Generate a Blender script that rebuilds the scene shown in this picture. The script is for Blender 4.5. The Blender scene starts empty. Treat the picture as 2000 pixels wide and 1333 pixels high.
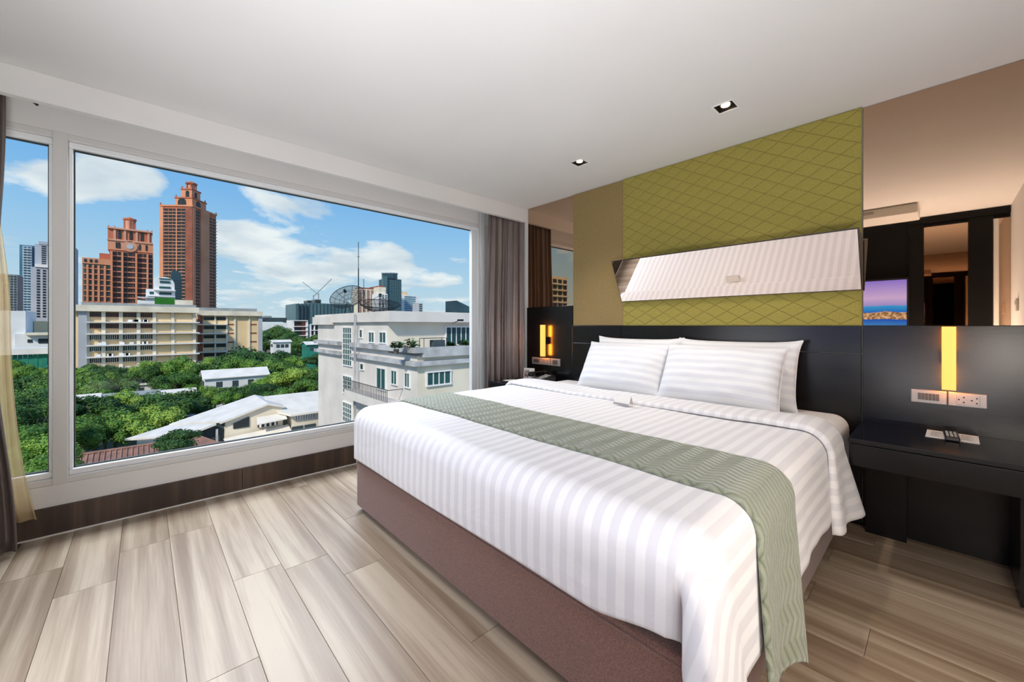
import bpy, bmesh, math, random
from mathutils import Vector, Matrix, noise
R_ = math.radians
col = bpy.context.scene.collection
scene = bpy.context.scene
rnd = random.Random(7)

# ------------------------------------------------------------------ camera
CX, CY, CZ, H = 3.237, -2.975, 1.12, 2.344
FPX = 777.0
cam = bpy.data.cameras.new('camera'); camo = bpy.data.objects.new('camera', cam); col.objects.link(camo)
cam.sensor_width = 36; cam.lens = 36 * FPX / 2000
camo.location = (CX, CY, CZ)
camo.rotation_euler = (R_(90), 0, math.atan2(.7337, .6794))
cam.shift_y = -(636 - 666.5) / 2000 * -1
cam.clip_start = .05; cam.clip_end = 5000
scene.camera = camo

def S(h):  # sRGB hex -> linear
    v = [int(h[i:i+2], 16) / 255 for i in (0, 2, 4)]
    return tuple(c / 12.92 if c <= .04045 else ((c + .055) / 1.055) ** 2.4 for c in v) + (1,)

# ------------------------------------------------------------------ sky
W = bpy.data.worlds.new('sky'); scene.world = W; W.use_nodes = True
nt = W.node_tree; nt.nodes.clear()
def N(t, k, **kw):
    n = t.nodes.new(k)
    for a, b in kw.items(): setattr(n, a, b)
    return n
def ramp(t, stops, interp='LINEAR'):
    n = t.nodes.new('ShaderNodeValToRGB'); e = n.color_ramp.elements; n.color_ramp.interpolation = interp
    while len(e) > 1: e.remove(e[-1])
    e[0].position, e[0].color = stops[0]
    for p, c in stops[1:]:
        q = e.new(p); q.color = c
    return n
def math_(t, op, a=None, b=None, c=None, clamp=False):
    n = t.nodes.new('ShaderNodeMath'); n.operation = op; n.use_clamp = clamp
    for i, x in enumerate((a, b, c)):
        if x is None: continue
        if isinstance(x, (int, float)): n.inputs[i].default_value = x
        else: t.links.new(x, n.inputs[i])
    return n.outputs[0]
L = nt.links
tc = N(nt, 'ShaderNodeTexCoord'); sp = N(nt, 'ShaderNodeSeparateXYZ'); L.new(tc.outputs['Generated'], sp.inputs[0])
zz = sp.outputs['Z']
base = ramp(nt, [(0.0, S('8f979a')), (.46, S('aab6bc')), (.5, S('c6d6e0')), (.54, S('b4d0e2')), (.60, S('90bfe6')), (.68, S('5aa2e4')), (.8, S('468fdc')), (1, S('3a7fd0'))])
L.new(math_(nt, 'MULTIPLY_ADD', zz, .5, .5), base.inputs[0])
den = math_(nt, 'ADD', math_(nt, 'MAXIMUM', zz, 0.0), .16)
cx = math_(nt, 'DIVIDE', sp.outputs['X'], den); cy = math_(nt, 'DIVIDE', sp.outputs['Y'], den)
cmb = N(nt, 'ShaderNodeCombineXYZ'); L.new(cx, cmb.inputs[0]); L.new(cy, cmb.inputs[1]); cmb.inputs[2].default_value = 3.7
n1 = N(nt, 'ShaderNodeTexNoise'); n1.inputs['Scale'].default_value = 1.7; n1.inputs['Detail'].default_value = 9; n1.inputs['Roughness'].default_value = .56; n1.inputs['Distortion'].default_value = .25
L.new(cmb.outputs[0], n1.inputs['Vector'])
# individual cumulus clouds the photograph shows, as places in the sky (direction, size)
def skydir(u, v):
    k = (u - 1000) / FPX
    return Vector((-.7337 + k * .6794, .6794 + k * .7337, (636 - v) / FPX)).normalized()
blob = None
for (u, v, r, amp) in [(195, 345, .075, .42), (90, 345, .05, .2), (150, 395, .05, .2), (300, 350, .03, .12), (560, 400, .07, .17), (450, 440, .05, .17), (660, 405, .06, .14),
                       (620, 500, .12, .17), (480, 505, .10, .16), (760, 520, .1, .13), (310, 435, .03, .14), (850, 470, .05, .1), (560, 560, .1, .1),
                       (70, 300, .1, -.2), (380, 320, .1, -.2), (700, 460, .06, -.14), (330, 480, .06, -.12), (240, 450, .08, -.2), (60, 430, .06, -.2), (820, 440, .06, -.12), (560, 340, .07, -.12)]:
    d = skydir(u, v)
    vm = N(nt, 'ShaderNodeVectorMath', operation='SUBTRACT'); L.new(tc.outputs['Generated'], vm.inputs[0]); vm.inputs[1].default_value = d
    vs = N(nt, 'ShaderNodeVectorMath', operation='MULTIPLY'); L.new(vm.outputs[0], vs.inputs[0]); vs.inputs[1].default_value = (1, 1, 1.7)
    vl = N(nt, 'ShaderNodeVectorMath', operation='LENGTH'); L.new(vs.outputs[0], vl.inputs[0])
    g = math_(nt, 'MULTIPLY', math_(nt, 'SUBTRACT', 1.0, math_(nt, 'DIVIDE', vl.outputs['Value'], r * 1.3), clamp=True), amp)
    blob = g if blob is None else math_(nt, 'ADD', blob, g)
dens = math_(nt, 'ADD', n1.outputs['Fac'], blob)
cr = ramp(nt, [(.53, (0, 0, 0, 1)), (.575, (.5, .5, .5, 1)), (.65, (1, 1, 1, 1))]); L.new(dens, cr.inputs[0])
n2 = N(nt, 'ShaderNodeTexNoise'); n2.inputs['Scale'].default_value = 2.2; n2.inputs['Detail'].default_value = 5; L.new(cmb.outputs[0], n2.inputs['Vector'])
cc = ramp(nt, [(.35, S('c9d3dc')), (.6, S('f1f2f2'))]); L.new(n2.outputs['Fac'], cc.inputs[0])
hz = math_(nt, 'MULTIPLY', math_(nt, 'DIVIDE', zz, .05, clamp=True), cr.outputs[0])
mx = N(nt, 'ShaderNodeMix', data_type='RGBA'); L.new(math_(nt, 'MULTIPLY', hz, .93), mx.inputs['Factor']); L.new(base.outputs[0], mx.inputs['A']); L.new(cc.outputs[0], mx.inputs['B'])
bg = N(nt, 'ShaderNodeBackground'); L.new(mx.outputs['Result'], bg.inputs[0]); bg.inputs[1].default_value = 1.0
wo = N(nt, 'ShaderNodeOutputWorld'); L.new(bg.outputs[0], wo.inputs[0])

# ------------------------------------------------------------------ sun, area lights, exposure
def lamp(kind, name, loc, energy, color=(1, 1, 1), target=None, **kw):
    l = bpy.data.lights.new(name, kind); l.energy = energy; l.color = color
    for a, b in kw.items(): setattr(l, a, b)
    o = bpy.data.objects.new(name, l); col.objects.link(o); o.location = loc
    if target is not None:
        o.rotation_euler = (Vector(target) - Vector(loc)).to_track_quat('-Z', 'Y').to_euler()
    return o
lamp('SUN', 'sun', (40, -45, 55), 3.6, S('fff1dc')[:3], (0, 8, 0), angle=R_(4))
lamp('AREA', 'daylight_fill', (-2.2, -1.65, 3.75), 400, S('f4f6ff')[:3], (1.6, -1.65, .3), shape='RECTANGLE', size=4.2, size_y=1.6)  # added area light outside above the window, boosts the daylight coming in
lamp('AREA', 'bed_fill', (1.75, -3.50, .80), 19, S('f8f9ff')[:3], (2.1, 0, .6), shape='RECTANGLE', size=1.6, size_y=.9)  # unseen fill by the opposite wall, added to brighten bed and headboard
lamp('AREA', 'ceiling_fill', (3.1, -3.2, .45), 62, S('fbfbff')[:3], (3.1, -3.2, 3.2), shape='RECTANGLE', size=1.1, size_y=.5)  # added uplight behind the camera, no fixture there; brightens the ceiling
lamp('AREA', 'right_floor_fill', (3.66, -1.95, .90), 10, S('fff1e2')[:3], (3.2, -1.0, 0), shape='RECTANGLE', size=.4, size_y=.4)  # invented fill out of view at the right wall, lifts the floor there
scene.view_settings.view_transform = 'Standard'
scene.view_settings.look = 'None'
scene.view_settings.exposure = 0.14
scene.view_settings.gamma = 1.0
scene.view_settings.use_curve_mapping = False

# ------------------------------------------------------------------ materials
MATS = {}
def mat(name, color, rough=.6, metal=0.0, spec=.5, **kw):
    m = bpy.data.materials.new(name); m.use_nodes = True; MATS[name] = m
    b = m.node_tree.nodes['Principled BSDF']
    c = S(color) if isinstance(color, str) else color
    b.inputs['Base Color'].default_value = c; b.inputs['Roughness'].default_value = rough
    b.inputs['Metallic'].default_value = metal; b.inputs['Specular IOR Level'].default_value = spec
    for k, v in kw.items(): b.inputs[k.replace('_', ' ')].default_value = v
    return m
def bsdf(m): return m.node_tree.nodes['Principled BSDF']
def coords(t, kind='Object', scale=(1, 1, 1)):
    tc = N(t, 'ShaderNodeTexCoord'); mp = N(t, 'ShaderNodeMapping'); mp.inputs['Scale'].default_value = scale
    t.links.new(tc.outputs[kind], mp.inputs[0]); return mp.outputs[0]
def noisy(m, c1, c2, scale=5, det=4, bump=0, dist=.002, kind='Object', vscale=(1, 1, 1), lo=.35, hi=.65):
    t = m.node_tree; n = N(t, 'ShaderNodeTexNoise'); n.inputs['Scale'].default_value = scale; n.inputs['Detail'].default_value = det
    t.links.new(coords(t, kind, vscale), n.inputs['Vector'])
    r = ramp(t, [(lo, S(c1)), (hi, S(c2))]); t.links.new(n.outputs['Fac'], r.inputs[0]); t.links.new(r.outputs[0], bsdf(m).inputs['Base Color'])
    if bump:
        b = N(t, 'ShaderNodeBump'); b.inputs['Strength'].default_value = bump; b.inputs['Distance'].default_value = dist
        t.links.new(n.outputs['Fac'], b.inputs['Height']); t.links.new(b.outputs[0], bsdf(m).inputs['Normal'])
    return m
mat('paint', 'd9d7d3', .75); noisy(MATS['paint'], 'd6d4d0', 'dcdad6', 1.5, 3, .05, .001)
mat('ceiling', 'dad9d6', .85); noisy(MATS['ceiling'], 'd8d7d4', 'dcdbd8', 1.2, 2)
mat('frame_white', 'e6e8e8', .35)
mat('frame_grey', 'cfcdc9', .45)
mat('gasket', '2c3434', .6)
mat('black_wood', '17181a', .25, spec=.4); noisy(MATS['black_wood'], '0b0b0d', '131315', 9, 5, .12, .0015, vscale=(1, 8, 8))
mat('black_void', '070708', .5, spec=.2)
mat('bronze_mirror', (.52, .37, .26, 1), .015, 1.0)
mat('clear_mirror', (.86, .76, .70, 1), .015, 1.0)
mat('mirror_edge', '2b2422', .4)
mat('gold_fabric', '8a7848', .85, Sheen_Weight=.2); noisy(MATS['gold_fabric'], '846f42', '8f7a4c', 160, 2, .2, .0008)
mat('green_fabric', '8f8538', .8, Sheen_Weight=.2); noisy(MATS['green_fabric'], '8e8336', '998e40', 120, 2, .15, .0006)
mat('green_stitch', '5d5020', .9)
mat('amber', 'ffb040', .5, Emission_Color=S('ffb75e'), Emission_Strength=1.0)
mat('amber_side', 'ffb040', .5, Emission_Color=S('ff9a2c'), Emission_Strength=70.0)
mat('plate_metal', 'a09a98', .35, .35)
mat('plate_dark', '56504e', .4, .2)
mat('socket_hole', '0a0a0a', .6)
mat('plastic_black', '111113', .3)
mat('plastic_white', 'dcd8d0', .5)
mat('key_grey', 'b9b6ae', .5)
mat('card', 'e9e7e2', .6)
mat('card_grey', '9a979a', .6)
mat('steel', 'b5b7b8', .3, .9)
mat('dark_metal', '2d3236', .5, .5)
mat('glow_bulb', 'fff0d0', .5, Emission_Color=S('ffe2ae'), Emission_Strength=6.0)

def wood(name, c1, c2, c3, rough, per_object=True, spec=.4):
    m = mat(name, c2, rough, spec=spec); t = m.node_tree; l = t.links
    tc = N(t, 'ShaderNodeTexCoord'); oi = N(t, 'ShaderNodeObjectInfo')
    ad = N(t, 'ShaderNodeVectorMath', operation='MULTIPLY_ADD')
    l.new(oi.outputs['Random'], ad.inputs[0]); ad.inputs[1].default_value = (37, 61, 17); l.new(tc.outputs['Object'], ad.inputs[2])
    mp = N(t, 'ShaderNodeMapping'); mp.inputs['Scale'].default_value = (.55, 15, 1); l.new(ad.outputs[0], mp.inputs[0])
    n = N(t, 'ShaderNodeTexNoise'); n.inputs['Scale'].default_value = 1.0; n.inputs['Detail'].default_value = 3; n.inputs['Distortion'].default_value = .35; l.new(mp.outputs[0], n.inputs['Vector'])
    mp2 = N(t, 'ShaderNodeMapping'); mp2.inputs['Scale'].default_value = (5, 150, 1); l.new(ad.outputs[0], mp2.inputs[0])
    n2 = N(t, 'ShaderNodeTexNoise'); n2.inputs['Scale'].default_value = 1.0; n2.inputs['Detail'].default_value = 4; l.new(mp2.outputs[0], n2.inputs['Vector'])
    f = math_(t, 'ADD', math_(t, 'MULTIPLY', n.outputs['Fac'], .85), math_(t, 'MULTIPLY', n2.outputs['Fac'], .15))
    f = math_(t, 'ADD', f, math_(t, 'MULTIPLY_ADD', oi.outputs['Random'], .12, -.06))
    r = ramp(t, [(.36, S(c1)), (.5, S(c2)), (.62, S(c3))]); l.new(f, r.inputs[0]); l.new(r.outputs[0], bsdf(m).inputs['Base Color'])
    b = N(t, 'ShaderNodeBump'); b.inputs['Strength'].default_value = .25; b.inputs['Distance'].default_value = .001; l.new(n2.outputs['Fac'], b.inputs['Height'])
    l.new(b.outputs[0], bsdf(m).inputs['Normal'])
    return m
wood('plank', '806c57', '9a8873', 'b0a08b', .38)
wood('brown_wood', '3a2d25', '493a30', '57473c', .45)

# striped satin: stripes follow the cloth's own coordinates (UV, metres)
def striped(name, ca, cb, period, axis='X', ra=.75, rb=.5, wrinkle=.4):
    m = mat(name, ca, .6, spec=.35, Sheen_Weight=.25); t = m.node_tree; l = t.links
    uv = N(t, 'ShaderNodeUVMap'); s = N(t, 'ShaderNodeSeparateXYZ'); l.new(uv.outputs[0], s.inputs[0])
    f = math_(t, 'FRACT', math_(t, 'DIVIDE', s.outputs[axis], period))
    tri = math_(t, 'ABSOLUTE', math_(t, 'SUBTRACT', f, .5))
    r = ramp(t, [(.22, (0, 0, 0, 1)), (.28, (1, 1, 1, 1))]); l.new(tri, r.inputs[0])
    mx = N(t, 'ShaderNodeMix', data_type='RGBA'); l.new(r.outputs[0], mx.inputs['Factor']); mx.inputs['A'].default_value = S(ca); mx.inputs['B'].default_value = S(cb)
    l.new(mx.outputs['Result'], bsdf(m).inputs['Base Color'])
    l.new(math_(t, 'MULTIPLY_ADD', r.outputs[0], rb - ra, ra), bsdf(m).inputs['Roughness'])
    n = N(t, 'ShaderNodeTexNoise'); n.inputs['Scale'].default_value = 7; n.inputs['Detail'].default_value = 5; n.inputs['Distortion'].default_value = .8
    l.new(coords(t), n.inputs['Vector'])
    b = N(t, 'ShaderNodeBump'); b.inputs['Strength'].default_value = wrinkle; b.inputs['Distance'].default_value = .012; l.new(n.outputs['Fac'], b.inputs['Height'])
    l.new(b.outputs[0], bsdf(m).inputs['Normal'])
    return m
striped('duvet', 'e6e5e6', 'd8d7da', .055)
striped('pillow_stripe', 'e8eaec', 'dcdee3', .050, 'Y')
m = mat('sheet', 'e6e4e2', .7, Sheen_Weight=.2); noisy(m, 'e4e2e0', 'e8e6e4', 6, 4, .3, .006)
m = mat('bed_fabric', '6e5146', .9, Sheen_Weight=.3); noisy(m, '59403a', '8b6456', 260, 3, .5, .001, lo=.3, hi=.7)
m = mat('curtain', '7a6f6a', .36, .55, spec=.6, Sheen_Weight=.1); noisy(m, '685d59', '7c716c', 3, 3, vscale=(3, 3, .4))
# quilted runner: zig-zag stitched relief
m = mat('runner', '848a74', .62, spec=.3, Sheen_Weight=.35); t = m.node_tree; l = t.links
uv = N(t, 'ShaderNodeUVMap'); s = N(t, 'ShaderNodeSeparateXYZ'); l.new(uv.outputs[0], s.inputs[0])
P = .045
zig = math_(t, 'PINGPONG', s.outputs['X'], P)
q = math_(t, 'PINGPONG', math_(t, 'ADD', s.outputs['Y'], math_(t, 'MULTIPLY', zig, .55)), .0125)
hgt = math_(t, 'DIVIDE', q, .0125)
r = ramp(t, [(0, S('6a705e')), (.35, S('858b78')), (1, S('8f9582'))]); l.new(hgt, r.inputs[0]); l.new(r.outputs[0], bsdf(m).inputs['Base Color'])
b = N(t, 'ShaderNodeBump'); b.inputs['Strength'].default_value = .8; b.inputs['Distance'].default_value = .006; l.new(hgt, b.inputs['Height']); l.new(b.outputs[0], bsdf(m).inputs['Normal'])
# sheer curtain and window glass: really see-through materials
def see_through(name, tint, rough, frac, diffuse=None, fixed=None):
    m = bpy.data.materials.new(name); m.use_nodes = True; MATS[name] = m; t = m.node_tree; t.nodes.clear(); l = t.links
    tr = N(t, 'ShaderNodeBsdfTransparent'); tr.inputs[0].default_value = tint
    o = N(t, 'ShaderNodeOutputMaterial'); mx = N(t, 'ShaderNodeMixShader')
    if diffuse is None:
        g = N(t, 'ShaderNodeBsdfGlossy'); g.inputs['Roughness'].default_value = rough
        lw = N(t, 'ShaderNodeLayerWeight'); lw.inputs[0].default_value = .18
        l.new(math_(t, 'MULTIPLY', lw.outputs['Fresnel'], frac), mx.inputs[0])
    else:
        g = N(t, 'ShaderNodeMixShader'); g.inputs[0].default_value = .5
        a = N(t, 'ShaderNodeBsdfDiffuse'); a.inputs[0].default_value = diffuse
        c = N(t, 'ShaderNodeBsdfTranslucent'); c.inputs[0].default_value = diffuse
        l.new(a.outputs[0], g.inputs[1]); l.new(c.outputs[0], g.inputs[2]); mx.inputs[0].default_value = frac
    l.new(tr.outputs[0], mx.inputs[1]); l.new(g.outputs[0], mx.inputs[2]); l.new(mx.outputs[0], o.inputs[0])
see_through('window_glass', (.95, .975, .97, 1), .0, .09)
see_through('sheer', (1, .97, .9, 1), .5, .72, S('d6bf94'))
# exterior
def simple(name, a, b, scale=.3, rough=.8, **kw):
    m = mat(name, a, rough, spec=.25); noisy(m, a, b, scale, 5, **kw); return m
simple('white_render', 'e0dad7', 'cfc9c6', .35)
simple('cream_render', 'e8dfd0', 'd9cfbe', .35)
simple('stained_ledge', 'c4c6cc', '8f8d8e', .8, lo=.35, hi=.75)
simple('beige_wall', 'efd2a8', 'e3c69a', .15)
simple('beige_band', 'efe5d3', 'd8ccba', .3)
simple('pale_column', 'b9bcc4', 'a6a9b2', .1)
simple('terracotta', 'c4775b', 'b0654d', .05)
simple('terracotta_light', 'dc9a7a', 'cc8868', .05)
simple('terracotta_trim', 'd8a58e', 'c08b74', .05)
simple('tower_white', 'c3c8d2', 'aeb6c4', .03)
simple('tower_blue', '5c8fa6', '3f7088', .03)
simple('white_paint', 'eeeef0', 'dcdde0', .2)
simple('roof_white', 'eae6e0', 'dad6d0', .6)
simple('roof_grey', '9aa0a2', '868c8e', .4)
simple('roof_tile', 'a07a6c', '87685e', 1.5)
simple('glass_teal', '2f5a5c', '22444a', .3, .2)
simple('glass_dark', '2a2f33', '3b4144', .4, .25)
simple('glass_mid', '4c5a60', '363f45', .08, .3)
simple('glass_block', '55747c', '466670', .05, .3)
simple('dark_glass', '2d4450', '3a5765', .05, .2)
simple('brown_block', '9a5f50', '7e4c40', .1)
simple('green_mesh', '2f7a2c', '27691f', .5)
simple('hoarding', '2f8a76', '2a7a70', .5)
simple('ground', '5c6650', '6f6c60', .08, .95)
simple('gold_render', 'd8b24a', 'c79f3a', .1)
simple('rubble', '5b554e', '6f685e', .5)
simple('railing', '4a4c4e', '5a5c5e', .5)
m = mat('bark', '5d5145', .9)
def leafmat(name, a, b, c):
    m = mat(name, a, .6, spec=.3); t = m.node_tree; l = t.links
    oi = N(t, 'ShaderNodeObjectInfo'); g = N(t, 'ShaderNodeNewGeometry')
    n = N(t, 'ShaderNodeTexNoise'); n.inputs['Scale'].default_value = .9; n.inputs['Detail'].default_value = 3; l.new(coords(t), n.inputs['Vector'])
    f = math_(t, 'ADD', math_(t, 'ADD', math_(t, 'MULTIPLY', n.outputs['Fac'], .6), math_(t, 'MULTIPLY', oi.outputs['Random'], .45)), math_(t, 'MULTIPLY', g.outputs['Random Per Island'], .25))
    r = ramp(t, [(.3, S(a)), (.62, S(b)), (1.0, S(c))]); l.new(f, r.inputs[0]); l.new(r.outputs[0], bsdf(m).inputs['Base Color'])
    bsdf(m).inputs['Subsurface Weight'].default_value = 0
    return m
leafmat('leaf', '28421c', '476f2c', '7c9a3e')
leafmat('leaf_dark', '24401f', '3a5f2c', '5c7f38')
leafmat('leaf_bright', '3c6226', '668f36', '9ab24c')

# ------------------------------------------------------------------ helpers
def obj(name, bm, m, parent=None, smooth=False, **props):
    if isinstance(bm, bpy.types.Mesh): me = bm
    else:
        me = bpy.data.meshes.new(name); bmesh.ops.recalc_face_normals(bm, faces=bm.faces); bm.to_mesh(me); bm.free()
        for x in (m if isinstance(m, (list, tuple)) else [m]): me.materials.append(MATS[x])
        if smooth:
            for p in me.polygons: p.use_smooth = True
    o = bpy.data.objects.new(name, me); col.objects.link(o)
    if parent is not None: o.parent = parent
    for k, v in props.items(): o[k] = v
    return o
def thing(name, label, cat, loc=(0, 0, 0), group=None, rotz=0):
    o = bpy.data.objects.new(name, None); col.objects.link(o); o.location = loc; o.rotation_euler = (0, 0, rotz)
    o.empty_display_size = .1
    o['label'] = label; o['category'] = cat
    if group: o['group'] = group
    return o
def tag(o, label, cat, group=None, kind=None):
    o['label'] = label; o['category'] = cat
    if group: o['group'] = group
    if kind: o['kind'] = kind
    return o
def dup(root, loc, rotz=0, scale=None, label=None, group=None):
    r = root.copy(); col.objects.link(r); r.location = loc; r.rotation_euler = (0, 0, rotz)
    if scale: r.scale = scale
    if label: r['label'] = label
    if group: r['group'] = group
    for ch in root.children:
        c = ch.copy(); col.objects.link(c); c.parent = r
        for g in ch.children:
            d = g.copy(); col.objects.link(d); d.parent = c
    return r
def struct(name, bm, m, parent=None, smooth=False):
    o = obj(name, bm, m, parent, smooth)
    if parent is None: o['kind'] = 'structure'
    return o
def box(bm, x0, x1, y0, y1, z0, z1, bev=0, seg=2):
    r = bmesh.ops.create_cube(bm, size=1)
    vs = r['verts']
    for v in vs:
        v.co = Vector(((x0 + x1) / 2 + v.co.x * (x1 - x0), (y0 + y1) / 2 + v.co.y * (y1 - y0), (z0 + z1) / 2 + v.co.z * (z1 - z0)))
    if bev > 0:
        es = list({e for v in vs for e in v.link_edges})
        bmesh.ops.bevel(bm, geom=es, offset=bev, segments=seg, affect='EDGES', profile=.5)
    return vs
def bx(*a, **k):
    bm = bmesh.new(); box(bm, *a, **k); return bm
def bxs(lst, bev=0):
    bm = bmesh.new()
    for a in lst: box(bm, *a, bev=bev)
    return bm
def tube(bm, p0, p1, r, n=8, r2=None):
    p0 = Vector(p0); p1 = Vector(p1); d = (p1 - p0); q = d.to_track_quat('Z', 'Y').to_matrix()
    r2 = r if r2 is None else r2
    a = [bm.verts.new(p0 + q @ Vector((r * math.cos(2 * math.pi * i / n), r * math.sin(2 * math.pi * i / n), 0))) for i in range(n)]
    b = [bm.verts.new(p1 + q @ Vector((r2 * math.cos(2 * math.pi * i / n), r2 * math.sin(2 * math.pi * i / n), 0))) for i in range(n)]
    for i in range(n): bm.faces.new((a[i], a[(i + 1) % n], b[(i + 1) % n], b[i]))
    bm.faces.new(a[::-1]); bm.faces.new(b)
def poly(bm, pts, thick):  # a flat slab: polygon pushed down by thick
    a = [bm.verts.new(p) for p in pts]; b = [bm.verts.new(Vector(p) + Vector(thick)) for p in pts]
    bm.faces.new(a); bm.faces.new(b[::-1]); n = len(a)
    for i in range(n): bm.faces.new((a[i], b[i], b[(i + 1) % n], a[(i + 1) % n]))
def prism(bm, prof, axis, a0, a1):
    """profile in the plane across axis ('x': (y,z), 'y': (x,z)) extruded from a0 to a1"""
    f = (lambda p, a: (a, p[0], p[1])) if axis == 'x' else ((lambda p, a: (p[0], a, p[1])) if axis == 'y' else (lambda p, a: (p[0], p[1], a)))
    A = [bm.verts.new(f(p, a0)) for p in prof]; B = [bm.verts.new(f(p, a1)) for p in prof]; n = len(A)
    bm.faces.new(A); bm.faces.new(B[::-1])
    for i in range(n): bm.faces.new((A[i], B[i], B[(i + 1) % n], A[(i + 1) % n]))
def sheetmesh(name, nu, nv, fn, m, parent=None, uvfn=None, solid=0, smooth=True, off=1):
    vs = []; fs = []
    for j in range(nv + 1):
        for i in range(nu + 1): vs.append(fn(i / nu, j / nv))
    for j in range(nv):
        for i in range(nu):
            k = j * (nu + 1) + i; fs.append((k, k + 1, k + nu + 2, k + nu + 1))
    me = bpy.data.meshes.new(name); me.from_pydata(vs, [], fs); me.materials.append(MATS[m])
    if uvfn:
        ul = me.uv_layers.new(name='UVMap')
        for lp in me.loops:
            k = lp.vertex_index; ul.data[lp.index].uv = uvfn((k % (nu + 1)) / nu, (k // (nu + 1)) / nv)
    for p in me.polygons: p.use_smooth = smooth
    o = bpy.data.objects.new(name, me); col.objects.link(o); o.parent = parent
    if solid:
        md = o.modifiers.new('thickness', 'SOLIDIFY'); md.thickness = solid; md.offset = off
    return o

# ------------------------------------------------------------------ room shell
XR, YB = 3.716, -3.55                 # right wall, opposite wall
fl = struct('floor', bx(-.05, XR + .1, YB - .1, .1, -.12, -.006), 'brown_wood')
PW = .187
pm = {}
row = 0; y = -2.875 - 4 * PW; rr = random.Random(3)
while y < 0:
    y1 = min(y + PW, 0.0); y0 = max(y, YB)
    if y1 - y0 > .01:
        # plank ends: matched where the photograph shows them
        x = {1: .47 - 1.21, 0: .1}.get(row, -rr.random() * 1.2)
        while x < XR:
            xa, xb = max(x, 0.0), min(x + 1.21, XR)
            if xb - xa > .03:
                key = (round(xb - xa, 3), round(y1 - y0, 3))
                if key not in pm:
                    bm = bx(-(xb - xa) / 2 + .0006, (xb - xa) / 2 - .0006, -(y1 - y0) / 2 + .0006, (y1 - y0) / 2 - .0006, -.006, 0, bev=.0009, seg=1)
                    o = obj('plank', bm, 'plank', fl); pm[key] = o.data
                else: o = obj('plank', pm[key], 'plank', fl)
                o.location = ((xa + xb) / 2, (y0 + y1) / 2, 0)
            x += 1.21
    row += 1; y += PW
# recessed square downlights leave openings in the ceiling
DL = [(2.415, -.585), (1.388, -.571)]; DW = .05
ce = bmesh.new()
xs = sorted([-.05, XR + .1] + [c + s * DW for c, _ in DL for s in (-1, 1)])
for i in range(len(xs) - 1):
    a, b = xs[i], xs[i + 1]; hole = [d for d in DL if abs((a + b) / 2 - d[0]) < DW * .9]
    if hole:
        yc = hole[0][1]; box(ce, a, b, YB - .1, yc - DW, H, H + .06); box(ce, a, b, yc + DW, .1, H, H + .06)
    else: box(ce, a, b, YB - .1, .1, H, H + .06)
box(ce, -.05, XR + .1, YB - .1, .1, H + .14, H + .2)
struct('ceiling', ce, 'ceiling')
struct('wall_back', bx(-.2, XR + .1, 0.0, .15, 0, H + .2), 'paint')
struct('wall_right', bx(XR, XR + .15, YB - .1, .15, 0, H + .2), 'paint')
struct('wall_front', bx(-.2, XR + .1, YB - .15, YB, 0, H + .2), 'paint')
WZ0, WZ1 = .325, 2.095; WY1 = -.51; XG = -.06
struct('wall_left', bxs([(-.22, 0, YB, 0, 0, .262), (-.22, 0, YB, 0, 2.165, H + .2), (-.22, 0, -.30, 0, .262, 2.165)]), 'paint')
struct('baseboard_left', bxs([(0, .018, YB, -2.487, 0, .150), (0, .018, -2.483, 0, 0, .150)], bev=.002), 'brown_wood')
struct('trim_1', bx(.018, .026, YB, 0, 0, .006), 'paint').name = 'trim_1'
win = struct('window_1', bxs([(-.09, -.004, YB, -.30, .262, .295), (-.09, -.004, YB, -.30, 2.132, 2.165), (-.09, -.004, -.42, -.30, .295, 2.132)], bev=.003), 'frame_grey')
obj('mullion', bxs([(-.09, .004, -3.333, -3.277, .262, 2.165)], bev=.003), 'frame_grey', win)
def bead(y0, y1, nm):
    bm = bmesh.new()
    z0, z1 = .295, 2.132; w = .032
    for (a, b, c, d) in ((y0, y1, z0, z0 + w), (y0, y1, z1 - w, z1), (y0, y0 + w * .5, z0 + w, z1 - w), (y1 - w * .5, y1, z0 + w, z1 - w)):
        box(bm, -.085, -.022, a, b, c, d, bev=.004)
    return obj(nm, bm, 'frame_white', win)
bead(-3.277, -.42, 'window_bead'); bead(YB, -3.333, 'window_bead')
for (a, b) in ((-3.261, -.436), (YB, -3.349)):
    bm = bmesh.new(); z0, z1 = .327, 2.10
    for (c, d, e, f) in ((a, b, z0, z0 + .006), (a, b, z1 - .006, z1), (a, a + .006, z0, z1), (b - .006, b, z0, z1)): box(bm, -.07, -.05, c, d, e, f)
    obj('gasket', bm, 'gasket', win)
    obj('glass_pane', bx(XG - .003, XG + .003, a, b, z0, z1), 'window_glass', win)
obj('frame_end', bx(-.075, -.03, -.51, -.43, .32, 2.10, bev=.004), 'frame_white', win)
# pelmet board hiding the curtain track
struct('trim_2', bxs([(.255, .273, YB, 0, 2.212, H), (.228, .273, YB, 0, 2.206, 2.214)], bev=.002), 'paint')
tr = obj('curtain_track', bxs([(.10, .13, YB, 0, 2.315, 2.344)], bev=.003), 'frame_white'); tag(tr, 'white curtain track above the window behind the ceiling pelmet', 'curtain track')
dc = bmesh.new(); tube(dc, (.16, -3.46, 2.31), (.2, -3.36, 2.21), .006); box(dc, .14, .18, -3.48, -3.44, 2.29, 2.33, bev=.004)
tag(obj('curtain_wand', dc, 'dark_metal'), 'dark curtain draw rod hanging at the top left of the window', 'curtain rod')

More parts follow.
